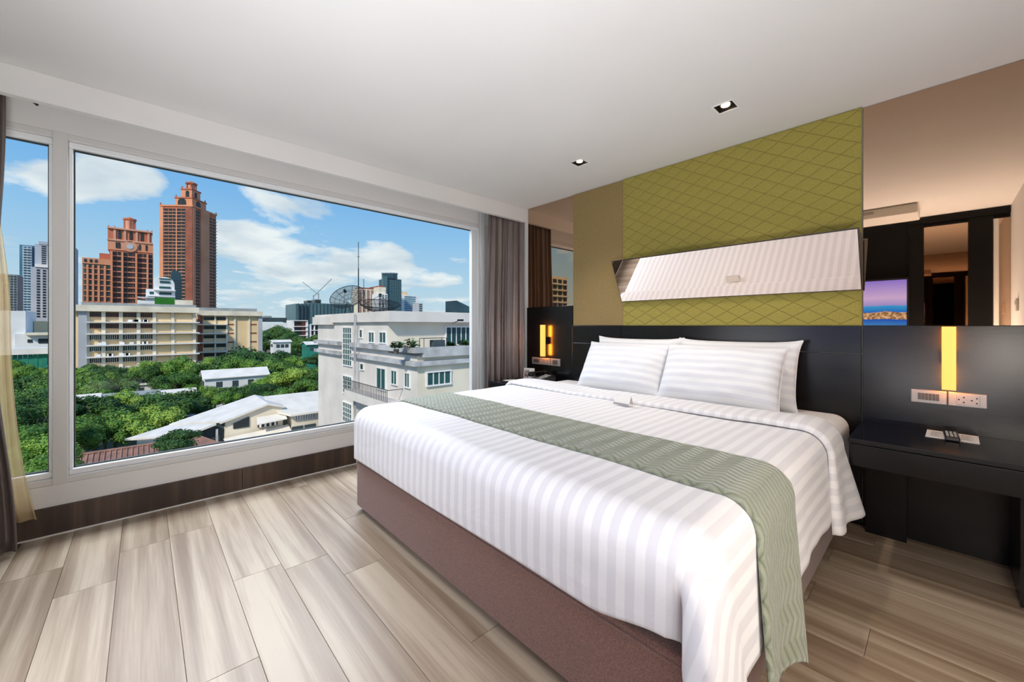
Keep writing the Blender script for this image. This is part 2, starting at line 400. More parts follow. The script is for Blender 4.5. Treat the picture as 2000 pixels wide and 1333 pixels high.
# ------------------------------------------------------------------ headboard wall
hb = thing('headboard', 'black wooden headboard panelling along the wall behind the bed', 'headboard', (1.9, 0, 0))
def hpart(name, a, m='black_wood', **k):
    o = obj(name, bx(*a, **k), m, hb); o.location = (-1.9, 0, 0); return o
hpart('side_panel', (.286, .886, -.030, -.001, 0, 1.306), bev=.002)
for (a, b, yy) in ((.890, 1.405, -.034), (1.409, 2.932, -.034), (2.937, XR - .001, -.030)):
    if b < XR - .1:
        hpart('upper_panel', (a, b, yy, -.001, .962, 1.118), bev=.002); hpart('lower_panel', (a, b, yy, -.001, 0, .958), bev=.002)
    else: hpart('side_panel', (a, b, yy, -.001, 0, 1.118), bev=.002)
tag(obj('wall_mirror', bx(.286, .888, -.012, -.001, 1.3065, H - .002, bev=.0015), 'bronze_mirror'), 'tall bronze-tinted wall mirror reflecting the grey curtain beside the window', 'mirror')
tag(obj('wall_mirror', bx(2.937, XR - .001, -.012, -.001, 1.1185, H - .002, bev=.0015), 'bronze_mirror'), 'large bronze-tinted wall mirror reflecting the television and dark wardrobe', 'mirror')
tag(obj('fabric_wall_panel', bx(.890, 1.420, -.022, -.001, 1.1185, H - .002, bev=.004), 'gold_fabric'), 'plain olive-gold fabric wall panel between the narrow mirror and the quilted panel', 'wall panel')
# quilted green panel, diamonds raised between stitched grooves
gx0, gx1, gz0, gz1 = 1.424, 2.934, 1.1185, H - .002
bm = bmesh.new()
f = bm.faces.new([bm.verts.new(p) for p in ((gx0, -.03, gz0), (gx1, -.03, gz0), (gx1, -.03, gz1), (gx0, -.03, gz1))])
dx, dz = .076, .0445
for s in (-1, 1):
    nrm = Vector((dz, 0, s * dx)).normalized()
    for k in range(-60, 60):
        p = Vector((2.537 + 2 * k * dx, -.03, 1.127))
        g = bm.faces[:] + bm.edges[:] + bm.verts[:]
        bmesh.ops.bisect_plane(bm, geom=g, plane_co=p, plane_no=nrm, dist=1e-6)
fcs = bm.faces[:]
r = bmesh.ops.inset_individual(bm, faces=fcs, thickness=.0013, depth=0)
for f in bm.faces: f.material_index = 1
for f in fcs: f.material_index = 0
r = bmesh.ops.inset_individual(bm, faces=fcs, thickness=.008, depth=0)
for fa in r['faces']: fa.material_index = 0
for f in fcs: 
    for v in f.verts: v.co.y -= .0022
for f in bm.faces: f.smooth = False
box(bm, gx0, gx1, -.0299, -.001, gz0, gz1)
me = bpy.data.meshes.new('quilted'); bm.to_mesh(me); bm.free(); me.materials.append(MATS['green_fabric']); me.materials.append(MATS['green_stitch'])
o = bpy.data.objects.new('quilted_wall_panel', me); col.objects.link(o)
tag(o, 'green upholstered wall panel quilted in diamonds above the bed', 'wall panel')
# tilted mirror box
tm = thing('tilted_mirror', 'long mirror box tilted down over the bed on the green quilted panel', 'mirror', (2.18, -.05, 1.32))
bm = bmesh.new(); prism(bm, [(-.037, 1.318), (-.037, 1.60), (-.205, 1.638), (-.05, 1.316)], 'x', 1.425, 2.94)
o = obj('mirror_body', bm, 'mirror_edge', tm); o.location = (-2.18, .05, -1.32)
nv = Vector((0, -(1.638 - 1.316), -(.205 - .05))).normalized() * .004
bm = bmesh.new(); e = .006
poly(bm, [Vector(p) + nv for p in ((1.425 + e, -.05 - e * .5, 1.316 + e), (2.94 - e, -.05 - e * .5, 1.316 + e), (2.94 - e, -.205 + e * .5, 1.638 - e), (1.425 + e, -.205 + e * .5, 1.638 - e))], -nv * .9)
o = obj('mirror_glass', bm, 'clear_mirror', tm); o.location = (-2.18, .05, -1.32)

# sconces
def sconce(x0, x1, z0, z1, label):
    s = thing('wall_sconce', label, 'lamp', ((x0 + x1) / 2, -.03, z0), 'amber light bars beside the bed'); w = (x1 - x0) / 2; h = z1 - z0
    obj('light_bar', bx(-w, w, -.075, -.050, 0, h, bev=.002), 'amber', s)
    obj('back_light', bx(-w * .7, w * .7, -.0495, -.045, .01, h - .01), 'amber_side', s)
    obj('bracket', bx(-w * .8, w * .8, -.0445, 0, h * .38, h * .62, bev=.002), 'black_wood', s)
sconce(3.237, 3.285, .805, 1.114, 'vertical amber light bar on the black panel right of the bed')
sconce(.545, .595, .815, 1.125, 'vertical amber light bar on the black panel left of the bed')
# switch and socket plates
def plate(x0, x1, z0, z1, kind, label, y=-.030):
    p = thing('switch_plate' if kind != 'socket' else 'socket_plate', label, 'socket' if kind == 'socket' else 'switch', ((x0 + x1) / 2, y, z0))
    w = (x1 - x0) / 2; h = z1 - z0
    obj('cover', bx(-w, w, -.010, 0, 0, h, bev=.003), 'plate_metal', p)
    if kind == 'switches':
        for i in range(6):
            a = -w * .6 + i * w * .2
            obj('rocker', bx(a, a + w * .17, -.014, -.0095, h * .25, h * .75, bev=.001), 'plate_dark', p)
    elif kind == 'one':
        obj('rocker', bx(-w * .5, w * .5, -.014, -.0095, h * .2, h * .8, bev=.001), 'plate_dark', p)
    else:
        obj('insert', bx(-w * .55, w * .62, -.013, -.0095, h * .15, h * .85, bev=.001), 'plate_metal', p)
        for cxx in (-w * .28, w * .38):
            for (a, b) in ((-.010, 0), (.006, .012), (.006, -.012)):
                bm = bmesh.new(); tube(bm, (cxx + a, -.0136, h * .5 + b), (cxx + a, -.0125, h * .5 + b), .0035, 8)
                obj('socket_hole', bm, 'socket_hole', p)
plate(3.128, 3.256, .722, .790, 'switches', 'grey metal plate of narrow switches right of the bed')
plate(3.259, 3.385, .722, .790, 'socket', 'grey metal double socket plate right of the bed')
plate(.37, .495, .725, .795, 'switches', 'dark switch plate nearest the curtain on the left panel')
plate(.500, .618, .725, .795, 'socket', 'middle plate of the row behind the telephone')
plate(.624, .745, .725, .795, 'one', 'bright metal switch plate behind the telephone, right end of the row')

# downlights
for i, (x, yv) in enumerate(DL):
    d = thing('downlight', ['square recessed ceiling downlight nearest the camera, above the bed', 'square recessed ceiling downlight farther away, nearer the window'][i], 'downlight', (x, yv, H), 'recessed downlights over the bed')
    bm = bmesh.new(); w = DW
    for (a, b, c, e2) in ((-w - .006, -w + .002, -w - .006, w + .006), (w - .002, w + .006, -w - .006, w + .006), (-w, w, -w - .006, -w + .002), (-w, w, w - .002, w + .006)): box(bm, a, b, c, e2, -.003, .0)
    obj('trim_ring', bm, 'frame_white', d)
    bm = bmesh.new()
    for (a, b, c, e2) in ((-w, -w + .003, -w, w), (w - .003, w, -w, w), (-w, w, -w, -w + .003), (-w, w, w - .003, w)): box(bm, a, b, c, e2, .0, .06)
    box(bm, -w, w, -w, w, .055, .06); obj('recess', bm, 'mirror_edge', d)
    bm = bmesh.new(); tube(bm, (0, 0, .012), (0, 0, .052), .030, 16, .018); obj('lamp_housing', bm, 'steel', d, smooth=False)
    bm = bmesh.new(); tube(bm, (0, 0, .006), (0, 0, .0115), .022, 16); obj('bulb', bm, 'glow_bulb', d)
    lamp('SPOT', 'downlight_beam', (x, yv, H - .004), 30, S('fff2e6')[:3], (x, yv, 0), spot_size=R_(95), spot_blend=.8, shadow_soft_size=.03)

# ------------------------------------------------------------------ bed
bed = thing('bed', 'double bed with a brown tweed base and white mattress', 'bed', (1.83, -1.0, 0))
def bpart(name, bm, m, smooth=False):
    o = obj(name, bm, m, bed, smooth); o.location = (-1.83, 1.0, 0); return o
bm = bmesh.new()
vs = box(bm, .80, 2.86, -2.03, -.036, .04, .318)
ve = [e for e in bm.edges if abs(e.verts[0].co.z - e.verts[1].co.z) > .1]
bmesh.ops.bevel(bm, geom=ve, offset=.05, segments=6, affect='EDGES', profile=.5)
te = [e for e in bm.edges if e.verts[0].co.z > .3 and e.verts[1].co.z > .3 and len(e.link_faces) == 2 and any(abs(f.normal.z) < .5 for f in e.link_faces)]
bmesh.ops.bevel(bm, geom=te, offset=.012, segments=3, affect='EDGES', profile=.5)
bpart('bed_base', bm, 'bed_fabric')
bm = bmesh.new()  # piped seam around the base
pts = []
for (cx_, cy_, a0) in ((.85, -1.98, 180), (2.81, -1.98, 270)):
    for k in range(7): a = R_(a0 + k * 15); pts.append((cx_ + .052 * math.cos(a), cy_ + .052 * math.sin(a), .298))
pts = [(.798, -.04, .298)] + pts + [(2.862, -.04, .298)]
for p, q in zip(pts, pts[1:]): tube(bm, p, q, .004, 6)
bpart('piping', bm, 'bed_fabric')
for (x, yv) in ((.92, -1.92), (2.74, -1.92), (.92, -.2), (2.74, -.2)):
    bm = bmesh.new(); tube(bm, (x, yv, 0), (x, yv, .041), .03, 12); bpart('leg', bm, 'plastic_black')
bpart('mattress', bx(.83, 2.890, -2.0, -.036, .315, .618, bev=.075, seg=6), 'sheet', True)

X0, X1, YF, ZT, R = .79, 2.90, -2.06, .640, .10
LA = R * math.pi / 2
def fold(r):
    if r <= 0: return 0, 0, 0
    if r < LA: a = r / R; return R * math.sin(a), R * (1 - math.cos(a)), a
    return R, R + r - LA, math.pi / 2
def G(x, c, w): return math.exp(-((x - c) / w) ** 2)
def smoothstep(a, b, x): x = min(1, max(0, (x - a) / (b - a))); return x * x * (3 - 2 * x)
def surf(a, b, off=0.0, flare=0.0):
    xi0, xi1, yi = X0 + R, X1 - R, YF + R
    sx = 1
    if a > xi1: ex = a - xi1
    elif a < xi0: ex = xi0 - a; sx = -1
    else: ex = 0
    ey = yi - b if b < yi else 0
    r = math.hypot(ex, ey)
    bxx = min(max(a, xi0), xi1); byy = max(b, yi)
    wr = .007 * noise.noise(Vector((a * 2.2, b * 2.6, 1.3))) + .003 * noise.noise(Vector((a * 7, b * 6, 5)))
    if r == 0:
        return (a, b, ZT + off + wr - .012 * G(b, YF, .5))
    phi = math.degrees(math.atan2(ey, ex)); rr_ = r
    if sx < 0 and ex > 0 and ey > 0: rr_ = max(ex, ey)
    if sx > 0: rr_ *= 1 - .13 * G(phi, 90, 9) * smoothstep(X1 - .35, X1 - R, a)
    o, dn, ang = fold(rr_)
    hang = max(0, rr_ - LA)
    side = 1 - phi / 90
    out = o
    if ey == 0 and sx > 0:      # right side
        out += hang * (.12 + flare) + .006 * math.sin(b * 13 + 1) * hang / .3 + .002 * math.sin(b * 37) * hang / .3
    elif ex == 0:
        out += hang * .03 + .004 * math.sin(a * 5) * hang / .3 - .10 * max(0, hang - .14) ** 1.0
    elif sx > 0:
        fo = hang * (.12 * side + .03 * (1 - side)) - .10 * max(0, hang - .14) * (1 - side) ** 3
        out += fo + .30 * hang * G(phi, 42, 26) * min(1, (90 - phi) / 15) + .055 * min(1, hang / .12) * G(phi, 56, 13) - .055 * min(1, hang / .10) * G(phi, 80, 6)
        out += (.006 * math.sin(yi * 13 + 1) * hang / .3) * side ** 2
    dx_, dy_ = (sx * ex / r, -ey / r)
    nrm = (dx_ * math.sin(ang), dy_ * math.sin(ang), math.cos(ang))
    zc = ZT - dn + wr * math.cos(ang) - .012 * G(byy, YF, .5)
    return (bxx + dx_ * out + nrm[0] * off, byy + dy_ * out + nrm[1] * off, zc + nrm[2] * off)
# duvet
HL, HR, HF, BE = .34, .385, .355, -.56
a0, a1, b0, b1 = X0 + R - HL, X1 - R + HR, YF + R - HF, BE
dv = thing('duvet', 'white satin-striped duvet covering the bed down to its base', 'duvet', (1.85, -1.2, ZT))
o = sheetmesh('duvet_cover', 200, 190, lambda u, v: surf(a0 + (a1 - a0) * u, b0 + (b1 - b0) * v), 'duvet', dv, lambda u, v: (a0 + (a1 - a0) * u, b0 + (b1 - b0) * v), solid=.012, off=-1)
o.location = (-1.85, 1.2, -ZT)
def turn(u, v):
    a = a0 + (a1 + .05 - a0) * u; b = -.80 + .25 * v
    e = min(1, v / .08)
    p = Vector(surf(a, b, .004 + .022 * math.sqrt(max(0, e * (2 - e))), -.02 + .16 * v * (1 if a > X1 - R else 0)))
    hang = max(0, ZT - R - p.z)
    p.y -= .10 * hang / .3 * (1 - v) + .05 * hang
    p.x += .012 * math.sin(v * 9) * hang / .3
    p.z += .012 * math.sin(u * 9 + 1) * G(v, .5, .5) * (hang == 0)
    return p
o = sheetmesh('turned_down_edge', 200, 30, turn, 'duvet', dv, lambda u, v: (a0 + (a1 + .05 - a0) * u, v), solid=.008, off=-1)
o.location = (-1.85, 1.2, -ZT)
# runner
def run(u, v):
    a = (X0 + R - .3) + (X1 - R + .50 - (X0 + R - .3)) * u; b = -1.755 + .365 * v
    if a > X1 + .2: a += .012 * math.sin(v * 7) * (a - X1 - .2) / .1
    e = min(v, 1 - v) / .03; e = min(1, e)
    p = Vector(surf(a, b, .003 + .011 * math.sqrt(e * (2 - e)), .05))
    hang = max(0, ZT - .5 * R - p.z) if a > 2 else 0
    p.y -= (.125 + .06 * v) * hang / .33; p.x += .010 * math.sin(v * 8 + 1) * hang / .3
    return p
ro = sheetmesh('bed_runner', 220, 40, run, 'runner', None, lambda u, v: (u * 2.8, v * .365), solid=.006, off=-1)
tag(ro, 'sage green quilted bed runner laid across the white duvet', 'bed runner')
# pillows
def pillow(name, cx_, w, h, T, y0, z0, lean, yaw, label, seed, mname='pillow_stripe', pt=.012):
    root = thing(name, label, 'pillow', (cx_, y0, z0)); root.rotation_euler = (-(R_(90) - lean) * 1.0, 0, yaw)
    n = 34; vs = []; fs = []; uvs = []
    def P(u, v, s):
        au, av = abs(u), abs(v)
        th = T * (max(0, 1 - au ** 3.0)) ** .5 * (max(0, 1 - av ** 2.6)) ** .5
        ww = w / 2 * u * (1 - .025 * (1 - av ** 2) * au ** 2); hh = h / 2 * (1 + v * (1 - .03 * (1 - au ** 2) * av ** 2))
        c = (au * av) ** 6 * pt; ww += math.copysign(c, u) * .7; hh += math.copysign(c, v) * .7
        q = Vector((u * 2.1 + seed, v * 2.1, s * 3 + seed))
        th *= 1 + .16 * noise.noise(q * 1.3) + .05 * noise.noise(q * 4)
        th += .0035 * noise.noise(Vector((u * 9, v * 5, seed))) * (1 - max(au, av) ** 4)
        return (ww, -s * th, hh)
    bmv = {}
    for s in (1, -1):
        for j in range(n + 1):
            for i in range(n + 1):
                u = math.sin((i / n * 2 - 1) * math.pi / 2); v = math.sin((j / n * 2 - 1) * math.pi / 2)
                if s == -1 and (i in (0, n) or j in (0, n)): bmv[(s, i, j)] = bmv[(1, i, j)]; continue
                bmv[(s, i, j)] = len(vs); vs.append(P(u, v, s)); uvs.append((w / 2 * u, h / 2 * v))
    for s in (1, -1):
        for j in range(n):
            for i in range(n):
                q = [bmv[(s, i, j)], bmv[(s, i + 1, j)], bmv[(s, i + 1, j + 1)], bmv[(s, i, j + 1)]]
                fs.append(q if s == 1 else q[::-1])
    me = bpy.data.meshes.new('pillow'); me.from_pydata(vs, [], fs); me.materials.append(MATS[mname])
    ul = me.uv_layers.new(name='UVMap')
    for lp in me.loops: ul.data[lp.index].uv = uvs[lp.vertex_index]
    for p_ in me.polygons: p_.use_smooth = True
    o = bpy.data.objects.new('pillow_case', me); col.objects.link(o); o.parent = root
    # seam flange around the edge
    bm = bmesh.new(); ring = []
    for i in range(n): ring.append(P(math.sin((i / n * 2 - 1) * math.pi / 2), -1, 1))
    for i in range(n): ring.append(P(1, math.sin((i / n * 2 - 1) * math.pi / 2), 1))
    for i in range(n): ring.append(P(-math.sin((i / n * 2 - 1) * math.pi / 2), 1, 1))
    for i in range(n): ring.append(P(-1, -math.sin((i / n * 2 - 1) * math.pi / 2), 1))
    for i in range(len(ring)): 
        if (Vector(ring[i]) - Vector(ring[(i + 1) % len(ring)])).length > 1e-5: tube(bm, ring[i], ring[(i + 1) % len(ring)], .0035, 5)
    obj('seam', bm, 'sheet', root)
    return root
ZP = ZT + .035
pillow('pillow', 1.61, .70, .405, .07, -.225, ZP - .05, R_(74), 0, 'white pillow standing at the back on the left, next to the headboard', 3.1, pt=.022)
pillow('pillow', 2.31, .71, .405, .07, -.225, ZP - .05, R_(74), 0, 'white pillow standing at the back on the right, next to the headboard', 9.2, pt=.022)
pillow('pillow', 1.59, .68, .40, .10, -.42, ZP - .045, R_(60), 0, 'white striped pillow leaning in front on the left', 5.7)
pillow('pillow', 2.28, .70, .40, .10, -.43, ZP - .045, R_(62), 0, 'white striped pillow leaning in front on the right', 1.4)
# small tent card on the bed
def tent(name, loc, rotz, w, h, d, label, m='card', pic=None):
    t_ = thing(name, label, 'card', loc, None, rotz)
    bm = bmesh.new(); poly(bm, [(-w / 2, -d / 2, 0), (w / 2, -d / 2, 0), (w / 2, 0, h), (-w / 2, 0, h)], (0, .0012, 0)); obj('front_leaf', bm, m, t_)
    bm = bmesh.new(); poly(bm, [(-w / 2, d / 2, 0), (w / 2, d / 2, 0), (w / 2, .0012, h), (-w / 2, .0012, h)], (0, -.0012, 0)); obj('back_leaf', bm, m, t_)
    return t_
tb = tent('tent_card', (1.945, -.87, ZT + .008), R_(-3), .105, .055, .05, 'small folded white tent card standing on the duvet edge')
o = obj('printed_band', bx(-.052, .052, -.0285, -.0262, .002, .010), 'card_grey', tb)

# ------------------------------------------------------------------ nightstands
def nightstand(x0, x1, yf, zt, label, legs):
    n = thing('nightstand', label, 'nightstand', ((x0 + x1) / 2, -.3, 0)); c = (x0 + x1) / 2
    def q(name, a, m='black_wood', par=n, **k):
        o = obj(name, bx(*a, **k), m, par); o.location = (-c, .3, 0); return o
    q('top', (x0, x1, yf, -.032, zt - .022, zt), bev=.002)
    q('carcass', (x0 + .006, x1 - .006, yf + .03, -.032, zt - .13, zt - .0225))
    q('drawer_front', (x0 + .003, x1 - .003, yf + .006, yf + .0295, zt - .128, zt - .026), bev=.002)
    for (a, b, c0, c1) in legs: q('leg', (a, b, c0, c1, 0, zt - .1305))
    return n
nightstand(2.935, XR - .002, -.525, .587, 'black wooden nightstand fixed under the light bar right of the bed', [(2.955, 3.115, -.10, -.034), (3.45, 3.70, -.42, -.034)])
nightstand(.30, .785, -.56, .587, 'black wooden nightstand between the bed and the window curtain', [(.34, .40, -.45, -.034), (.69, .75, -.45, -.034)])
# card and remote
pc = thing('printed_card', 'white printed channel card lying on the right nightstand', 'card', (3.27, -.135, .5875), None, R_(-1))
obj('sheet', bx(-.085, .085, -.095, .095, 0, .0012), 'card', pc)
for (a, b, c, d) in ((-.07, -.03, -.06, .07), (.03, .07, -.05, .07)):
    bm = bmesh.new()
    for k in range(8): box(bm, a, b - .008 * (k % 3), c + k * .016, c + k * .016 + .007, .00122, .0015)
    obj('printed_lines', bm, 'card_grey', pc, kind='stuff')
rm = thing('remote_control', 'black remote control with grey buttons lying on the printed card', 'remote', (3.268, -.175, .589), None, R_(2))
obj('body', bx(-.024, .024, -.085, .085, 0, .018, bev=.004), 'plastic_black', rm)
bm = bmesh.new()
for i in range(3):
    for j in range(6): box(bm, -.018 + i * .013, -.009 + i * .013, -.06 + j * .021, -.049 + j * .021, .018, .0195)
obj('buttons', bm, 'key_grey', rm)
# telephone
ph = thing('telephone', 'black desk telephone with handset on the left nightstand', 'telephone', (.655, -.20, .587), None, R_(-14))
bm = bmesh.new(); prism(bm, [(-.10, 0), (.10, 0), (.10, .06), (.08, .065), (-.10, .018)], 'x', -.09, .09); obj('base', bm, 'plastic_black', ph)
bm = bmesh.new()
for i in range(4):
    for j in range(5):
        yy = -.08 + j * .03; z_ = .018 + (yy + .10) * .261
        box(bm, -.015 + i * .022, .001 + i * .022, yy, yy + .016, z_ + .001, z_ + .008)
obj('keypad', bm, 'key_grey', ph)
bm = bmesh.new(); box(bm, -.085, -.04, -.095, .10, .072, .09, bev=.008); box(bm, -.088, -.037, -.10, -.05, .045, .085, bev=.010); box(bm, -.088, -.037, .055, .105, .062, .085, bev=.010)
obj('handset', bm, 'plastic_black', ph)
tl = tent('tent_card', (.43, -.14, .587), R_(28), .11, .105, .06, 'white tent card with a food picture beside the telephone')
m = mat('food_print', 'c98f6a', .6); noisy(m, '5a2418', 'f0ded0', 38, 3, lo=.42, hi=.58)
o = obj('picture', bx(-.052, .0, -.0300, -.0292, .014, .092), 'food_print', tl)
o.rotation_euler = (0, 0, 0)
o.data.transform(Matrix.Translation((0, -.0300, 0)) @ Matrix.Rotation(-math.atan2(.03, .105), 4, 'X') @ Matrix.Translation((0, .0300, 0)) )
lf = obj('leaflet', bxs([(.345, .50, -.42, -.30, .5872, .5885)]), 'card'); tag(lf, 'white leaflet lying flat on the left nightstand', 'leaflet')

# ------------------------------------------------------------------ curtains
def curtain(name, y0, y1, zb, zt_, xc, label, m, lobes, amp, edge=None, solid=.002, nu=160, seed=0):
    # y0(z), y1(z) give the curtain's two edges; amplitude of the folds grows downwards
    def fn(u, v):
        z = zb + (zt_ - zb) * v; a = y0(z); b = y1(z)
        yv = a + (b - a) * u
        ph_ = u * lobes * 2 * math.pi + 1.3 * noise.noise(Vector((u * 3 + seed, v * .8, 0)))
        am = amp * (.75 + .35 * noise.noise(Vector((u * 5, seed, v * .5)))) * (.55 + .45 * (1 - v)) * (1 if v < .97 else .8)
        xq = xc + (.035 * max(0, u - .5) * 2 if xc > .18 else 0)
        return (xq + am * math.sin(ph_) + .12 * am * math.sin(2.3 * ph_ + 1), yv + .3 * am * math.cos(ph_), z)
    o = sheetmesh('fabric', nu, 40, fn, m, None, None, solid=solid)
    return o
def smooth(a, b, t): t = min(1, max(0, t)); t = t * t * (3 - 2 * t); return a + (b - a) * t
ct = thing('curtain', 'grey-brown satin curtain gathered beside the headboard, right end of the window', 'curtain', (.12, -.25, .0))
o = curtain('curtain', lambda z: smooth(-.50, -.465, (z - 1.0) / 1.2) - .01, lambda z: -.016, .02, 2.31, .195, '', 'curtain', 6.5, .030); o.parent = ct; o.location = (-.12, .25, 0)
bm = bmesh.new()
for k in range(10): box(bm, .188, .202, -.46 + k * .047, -.448 + k * .047, 2.305, 2.325)
o = obj('hook', bm, 'plastic_white', ct, kind='stuff'); o.location = (-.12, .25, 0)
ct2 = thing('curtain', 'grey-brown satin curtain hanging at the left edge of the window', 'curtain', (.15, -3.5, .0))
def c2(z):
    if z > 1.1: return smooth(-3.495, -3.462, (z - 1.1) / 1.0)
    return smooth(-3.425, -3.495, z / 1.1)
o = curtain('curtain', lambda z: YB + .004, c2, .02, 2.31, .165, '', 'curtain', 2.4, .02, nu=60, seed=4); o.parent = ct2; o.location = (-.15, 3.5, 0)
ct3 = thing('sheer_curtain', 'thin tan see-through curtain at the left edge of the window', 'curtain', (.06, -3.46, .0))
def c3(z):
    if z > 1.2: return smooth(-3.462, -3.50, (z - 1.2) / .6)
    return smooth(-3.352, -3.462, (z / 1.2) ** .5)
o = curtain('sheer', lambda z: YB + .004, c3, .12, 2.31, .062, '', 'sheer', 3.3, .012, nu=60, seed=8, solid=0); o.parent = ct3; o.location = (-.06, 3.46, 0)
ct4 = thing('sheer_curtain', 'thin white see-through curtain bunched at the right end of the window', 'curtain', (.05, -.45, .0))
see_through('sheer_white', (1, 1, 1, 1), .5, .8, S('e6e6e4'))
o = curtain('sheer', lambda z: -.475 + .012 * math.sin(z * 5), lambda z: -.41, .12, 2.31, .052, '', 'sheer_white', 3.3, .012, nu=60, seed=11, solid=0); o.parent = ct4; o.location = (-.05, .45, 0)

# ------------------------------------------------------------------ what the mirrors reflect: opposite wall
wd = thing('wardrobe', 'black built-in wardrobe with mirrored doors, reflected in the right wall mirror', 'wardrobe', (3.2, YB, 0))
def wpart(name, a, m='black_void', **k):
    o = obj(name, bx(*a, **k), m, wd); o.location = (-3.2, -YB, 0); return o
wpart('carcass', (2.98, XR - .001, YB + .001, YB + .02, 0, H - .001))
wpart('cornice', (2.98, XR - .001, YB + .02, YB + .06, 2.27, 2.335), bev=.004)
for (a, b) in ((2.985, 3.10), (3.43, 3.60)): wpart('stile', (a, b, YB + .0205, YB + .045, .02, 2.268), bev=.003)
wpart('mirror_door', (3.102, 3.428, YB + .0205, YB + .030, .1, 2.225), 'bronze_mirror')
wpart('mirror_door', (3.64, XR - .002, YB + .0205, YB + .030, .1, 2.225), 'bronze_mirror')
wpart('pale_jamb', (3.602, 3.638, YB + .0205, YB + .040, .1, 2.225), 'plastic_white')
tag(obj('dark_wall_panel', bx(.30, 2.978, YB + .001, YB + .02, 0, H - .001), 'black_void'), 'plain black wood wall panelling behind the television', 'wall panel')
tv = thing('television', 'television showing a sea picture, reflected in the right wall mirror', 'television', (2.4, YB + .02, .95))
obj('casing', bx(-.60, .585, .002, .05, -.02, .72, bev=.006), 'plastic_black', tv)
m = mat('tv_screen', '000000', .25); t = m.node_tree; l = t.links
tcn = N(t, 'ShaderNodeTexCoord'); sp_ = N(t, 'ShaderNodeSeparateXYZ'); l.new(tcn.outputs['Object'], sp_.inputs[0])
nz = N(t, 'ShaderNodeTexNoise'); nz.inputs['Scale'].default_value = 3.5; nz.inputs['Detail'].default_value = 4; l.new(tcn.outputs['Object'], nz.inputs['Vector'])
zf = math_(t, 'DIVIDE', math_(t, 'ADD', sp_.outputs['Z'], math_(t, 'MULTIPLY_ADD', nz.outputs['Fac'], .03, -.015)), .70)
rp = ramp(t, [(0, S('2a72c8')), (.22, S('3a8be0')), (.34, S('1c55d8')), (.45, S('1b62e4')), (.565, S('2f9ff6')), (.575, S('8d93f0')), (.70, S('b8b0f8')), (1, S('8078f0'))]); l.new(zf, rp.inputs[0])
nr = N(t, 'ShaderNodeTexVoronoi'); nr.inputs['Scale'].default_value = 40; l.new(tcn.outputs['Object'], nr.inputs['Vector'])
rk = ramp(t, [(0, S('1c1712')), (.5, S('9b8468')), (1, S('e8d6b6'))]); l.new(nr.outputs['Distance'], rk.inputs[0])
band = math_(t, 'MULTIPLY', math_(t, 'GREATER_THAN', zf, .345), math_(t, 'LESS_THAN', math_(t, 'ADD', zf, math_(t, 'MULTIPLY', nz.outputs['Fac'], .1)), .51))
mxx = N(t, 'ShaderNodeMix', data_type='RGBA'); l.new(band, mxx.inputs['Factor']); l.new(rp.outputs[0], mxx.inputs['A']); l.new(rk.outputs[0], mxx.inputs['B'])
l.new(mxx.outputs['Result'], bsdf(m).inputs['Emission Color']); bsdf(m).inputs['Emission Strength'].default_value = 2.0
obj('screen', bx(-.585, .565, .0501, .052, 0.0, .70), 'tv_screen', tv)
ac = thing('air_conditioner', 'white ceiling-hung air conditioner, reflected in the right wall mirror', 'air conditioner', (2.55, -2.9, H))
obj('casing', bx(-.55, .53, -.22, .22, -.10, -.001, bev=.012), 'plastic_white', ac)
obj('outlet_grille', bxs([(-.5, .2, .218, .226, -.05, -.045), (-.5, .2, .218, .226, -.035, -.03)]), 'card_grey', ac)
th = thing('thermostat', 'small white thermostat on the right wall, reflected in the mirror', 'thermostat', (XR, -2.95, 1.25))
obj('casing', bx(-.018, -.001, -.04, .04, 0, .12, bev=.004), 'plastic_white', th); obj('display', bx(-.020, -.0175, -.025, .025, .06, .1), 'card_grey', th)

# ================================================================== outside
GZ = -16.0
def ray(u):
    k = (u - 1000) / FPX; return (-.7337 + k * .6794, .6794 + k * .7337)
def at(u, v, t_): a = ray(u); return Vector((CX + a[0] * t_, CY + a[1] * t_, CZ + (636 - v) * t_ / FPX))
def zat(v, d): return CZ + (636 - v) * d / FPX
def yx(u, x):  # y where the sight line u meets the plane x
    a = ray(u); t_ = (x - CX) / a[0]; return CY + a[1] * t_, t_
def xy(u, yv):
    a = ray(u); t_ = (yv - CY) / a[1]; return CX + a[0] * t_, t_
gr = struct('ground', bx(-1500, -1.0, -900, 1500, GZ - 1, GZ), 'ground')

def part(name, boxes, m, par, **props):
    bm = bmesh.new()
    for b in boxes: box(bm, *b)
    return obj(name, bm, m, par, **props)
# ---- white apartment block ------------------------------------------------
YL, XF = 12.14, -23.65
wb = thing('apartment_block', 'white rendered apartment block with a roof terrace, nearest outside the window', 'building', (0, 0, 0))
part('wall', [(-46.7, XF, YL, 42, GZ, -1.2)], 'white_render', wb)
part('end_wall', [(XF - .05, XF + .02, YL + .02, 42, GZ, -1.2)], 'cream_render', wb)
part('penthouse_wall', [(-46.7, -28.4, YL, 42, -1.2, 1.7)], 'cream_render', wb)
part('penthouse_face', [(-46.7, -28.42, YL - .05, YL + .05, -1.2, 1.7)], 'white_render', wb)
part('terrace_floor', [(-28.4, XF, YL + .3, 42, -1.2, -1.0)], 'stained_ledge', wb)
part('roof_slab', [(-46.9, -27.5, YL - .35, 42, 1.42, 2.32)], 'white_render', wb)
xs1 = xy(669, YL)[0]; xs2 = xy(690, YL)[0]
for (a, b) in ((-47.0, xs1), (xs2, XF + .45)):
    part('ledge', [(a, b, YL - .45, YL + .3, -.95, -.55)], 'stained_ledge', wb)
    part('ledge', [(a, b, YL - .4, YL + .1, -1.95, -1.60)], 'stained_ledge', wb)
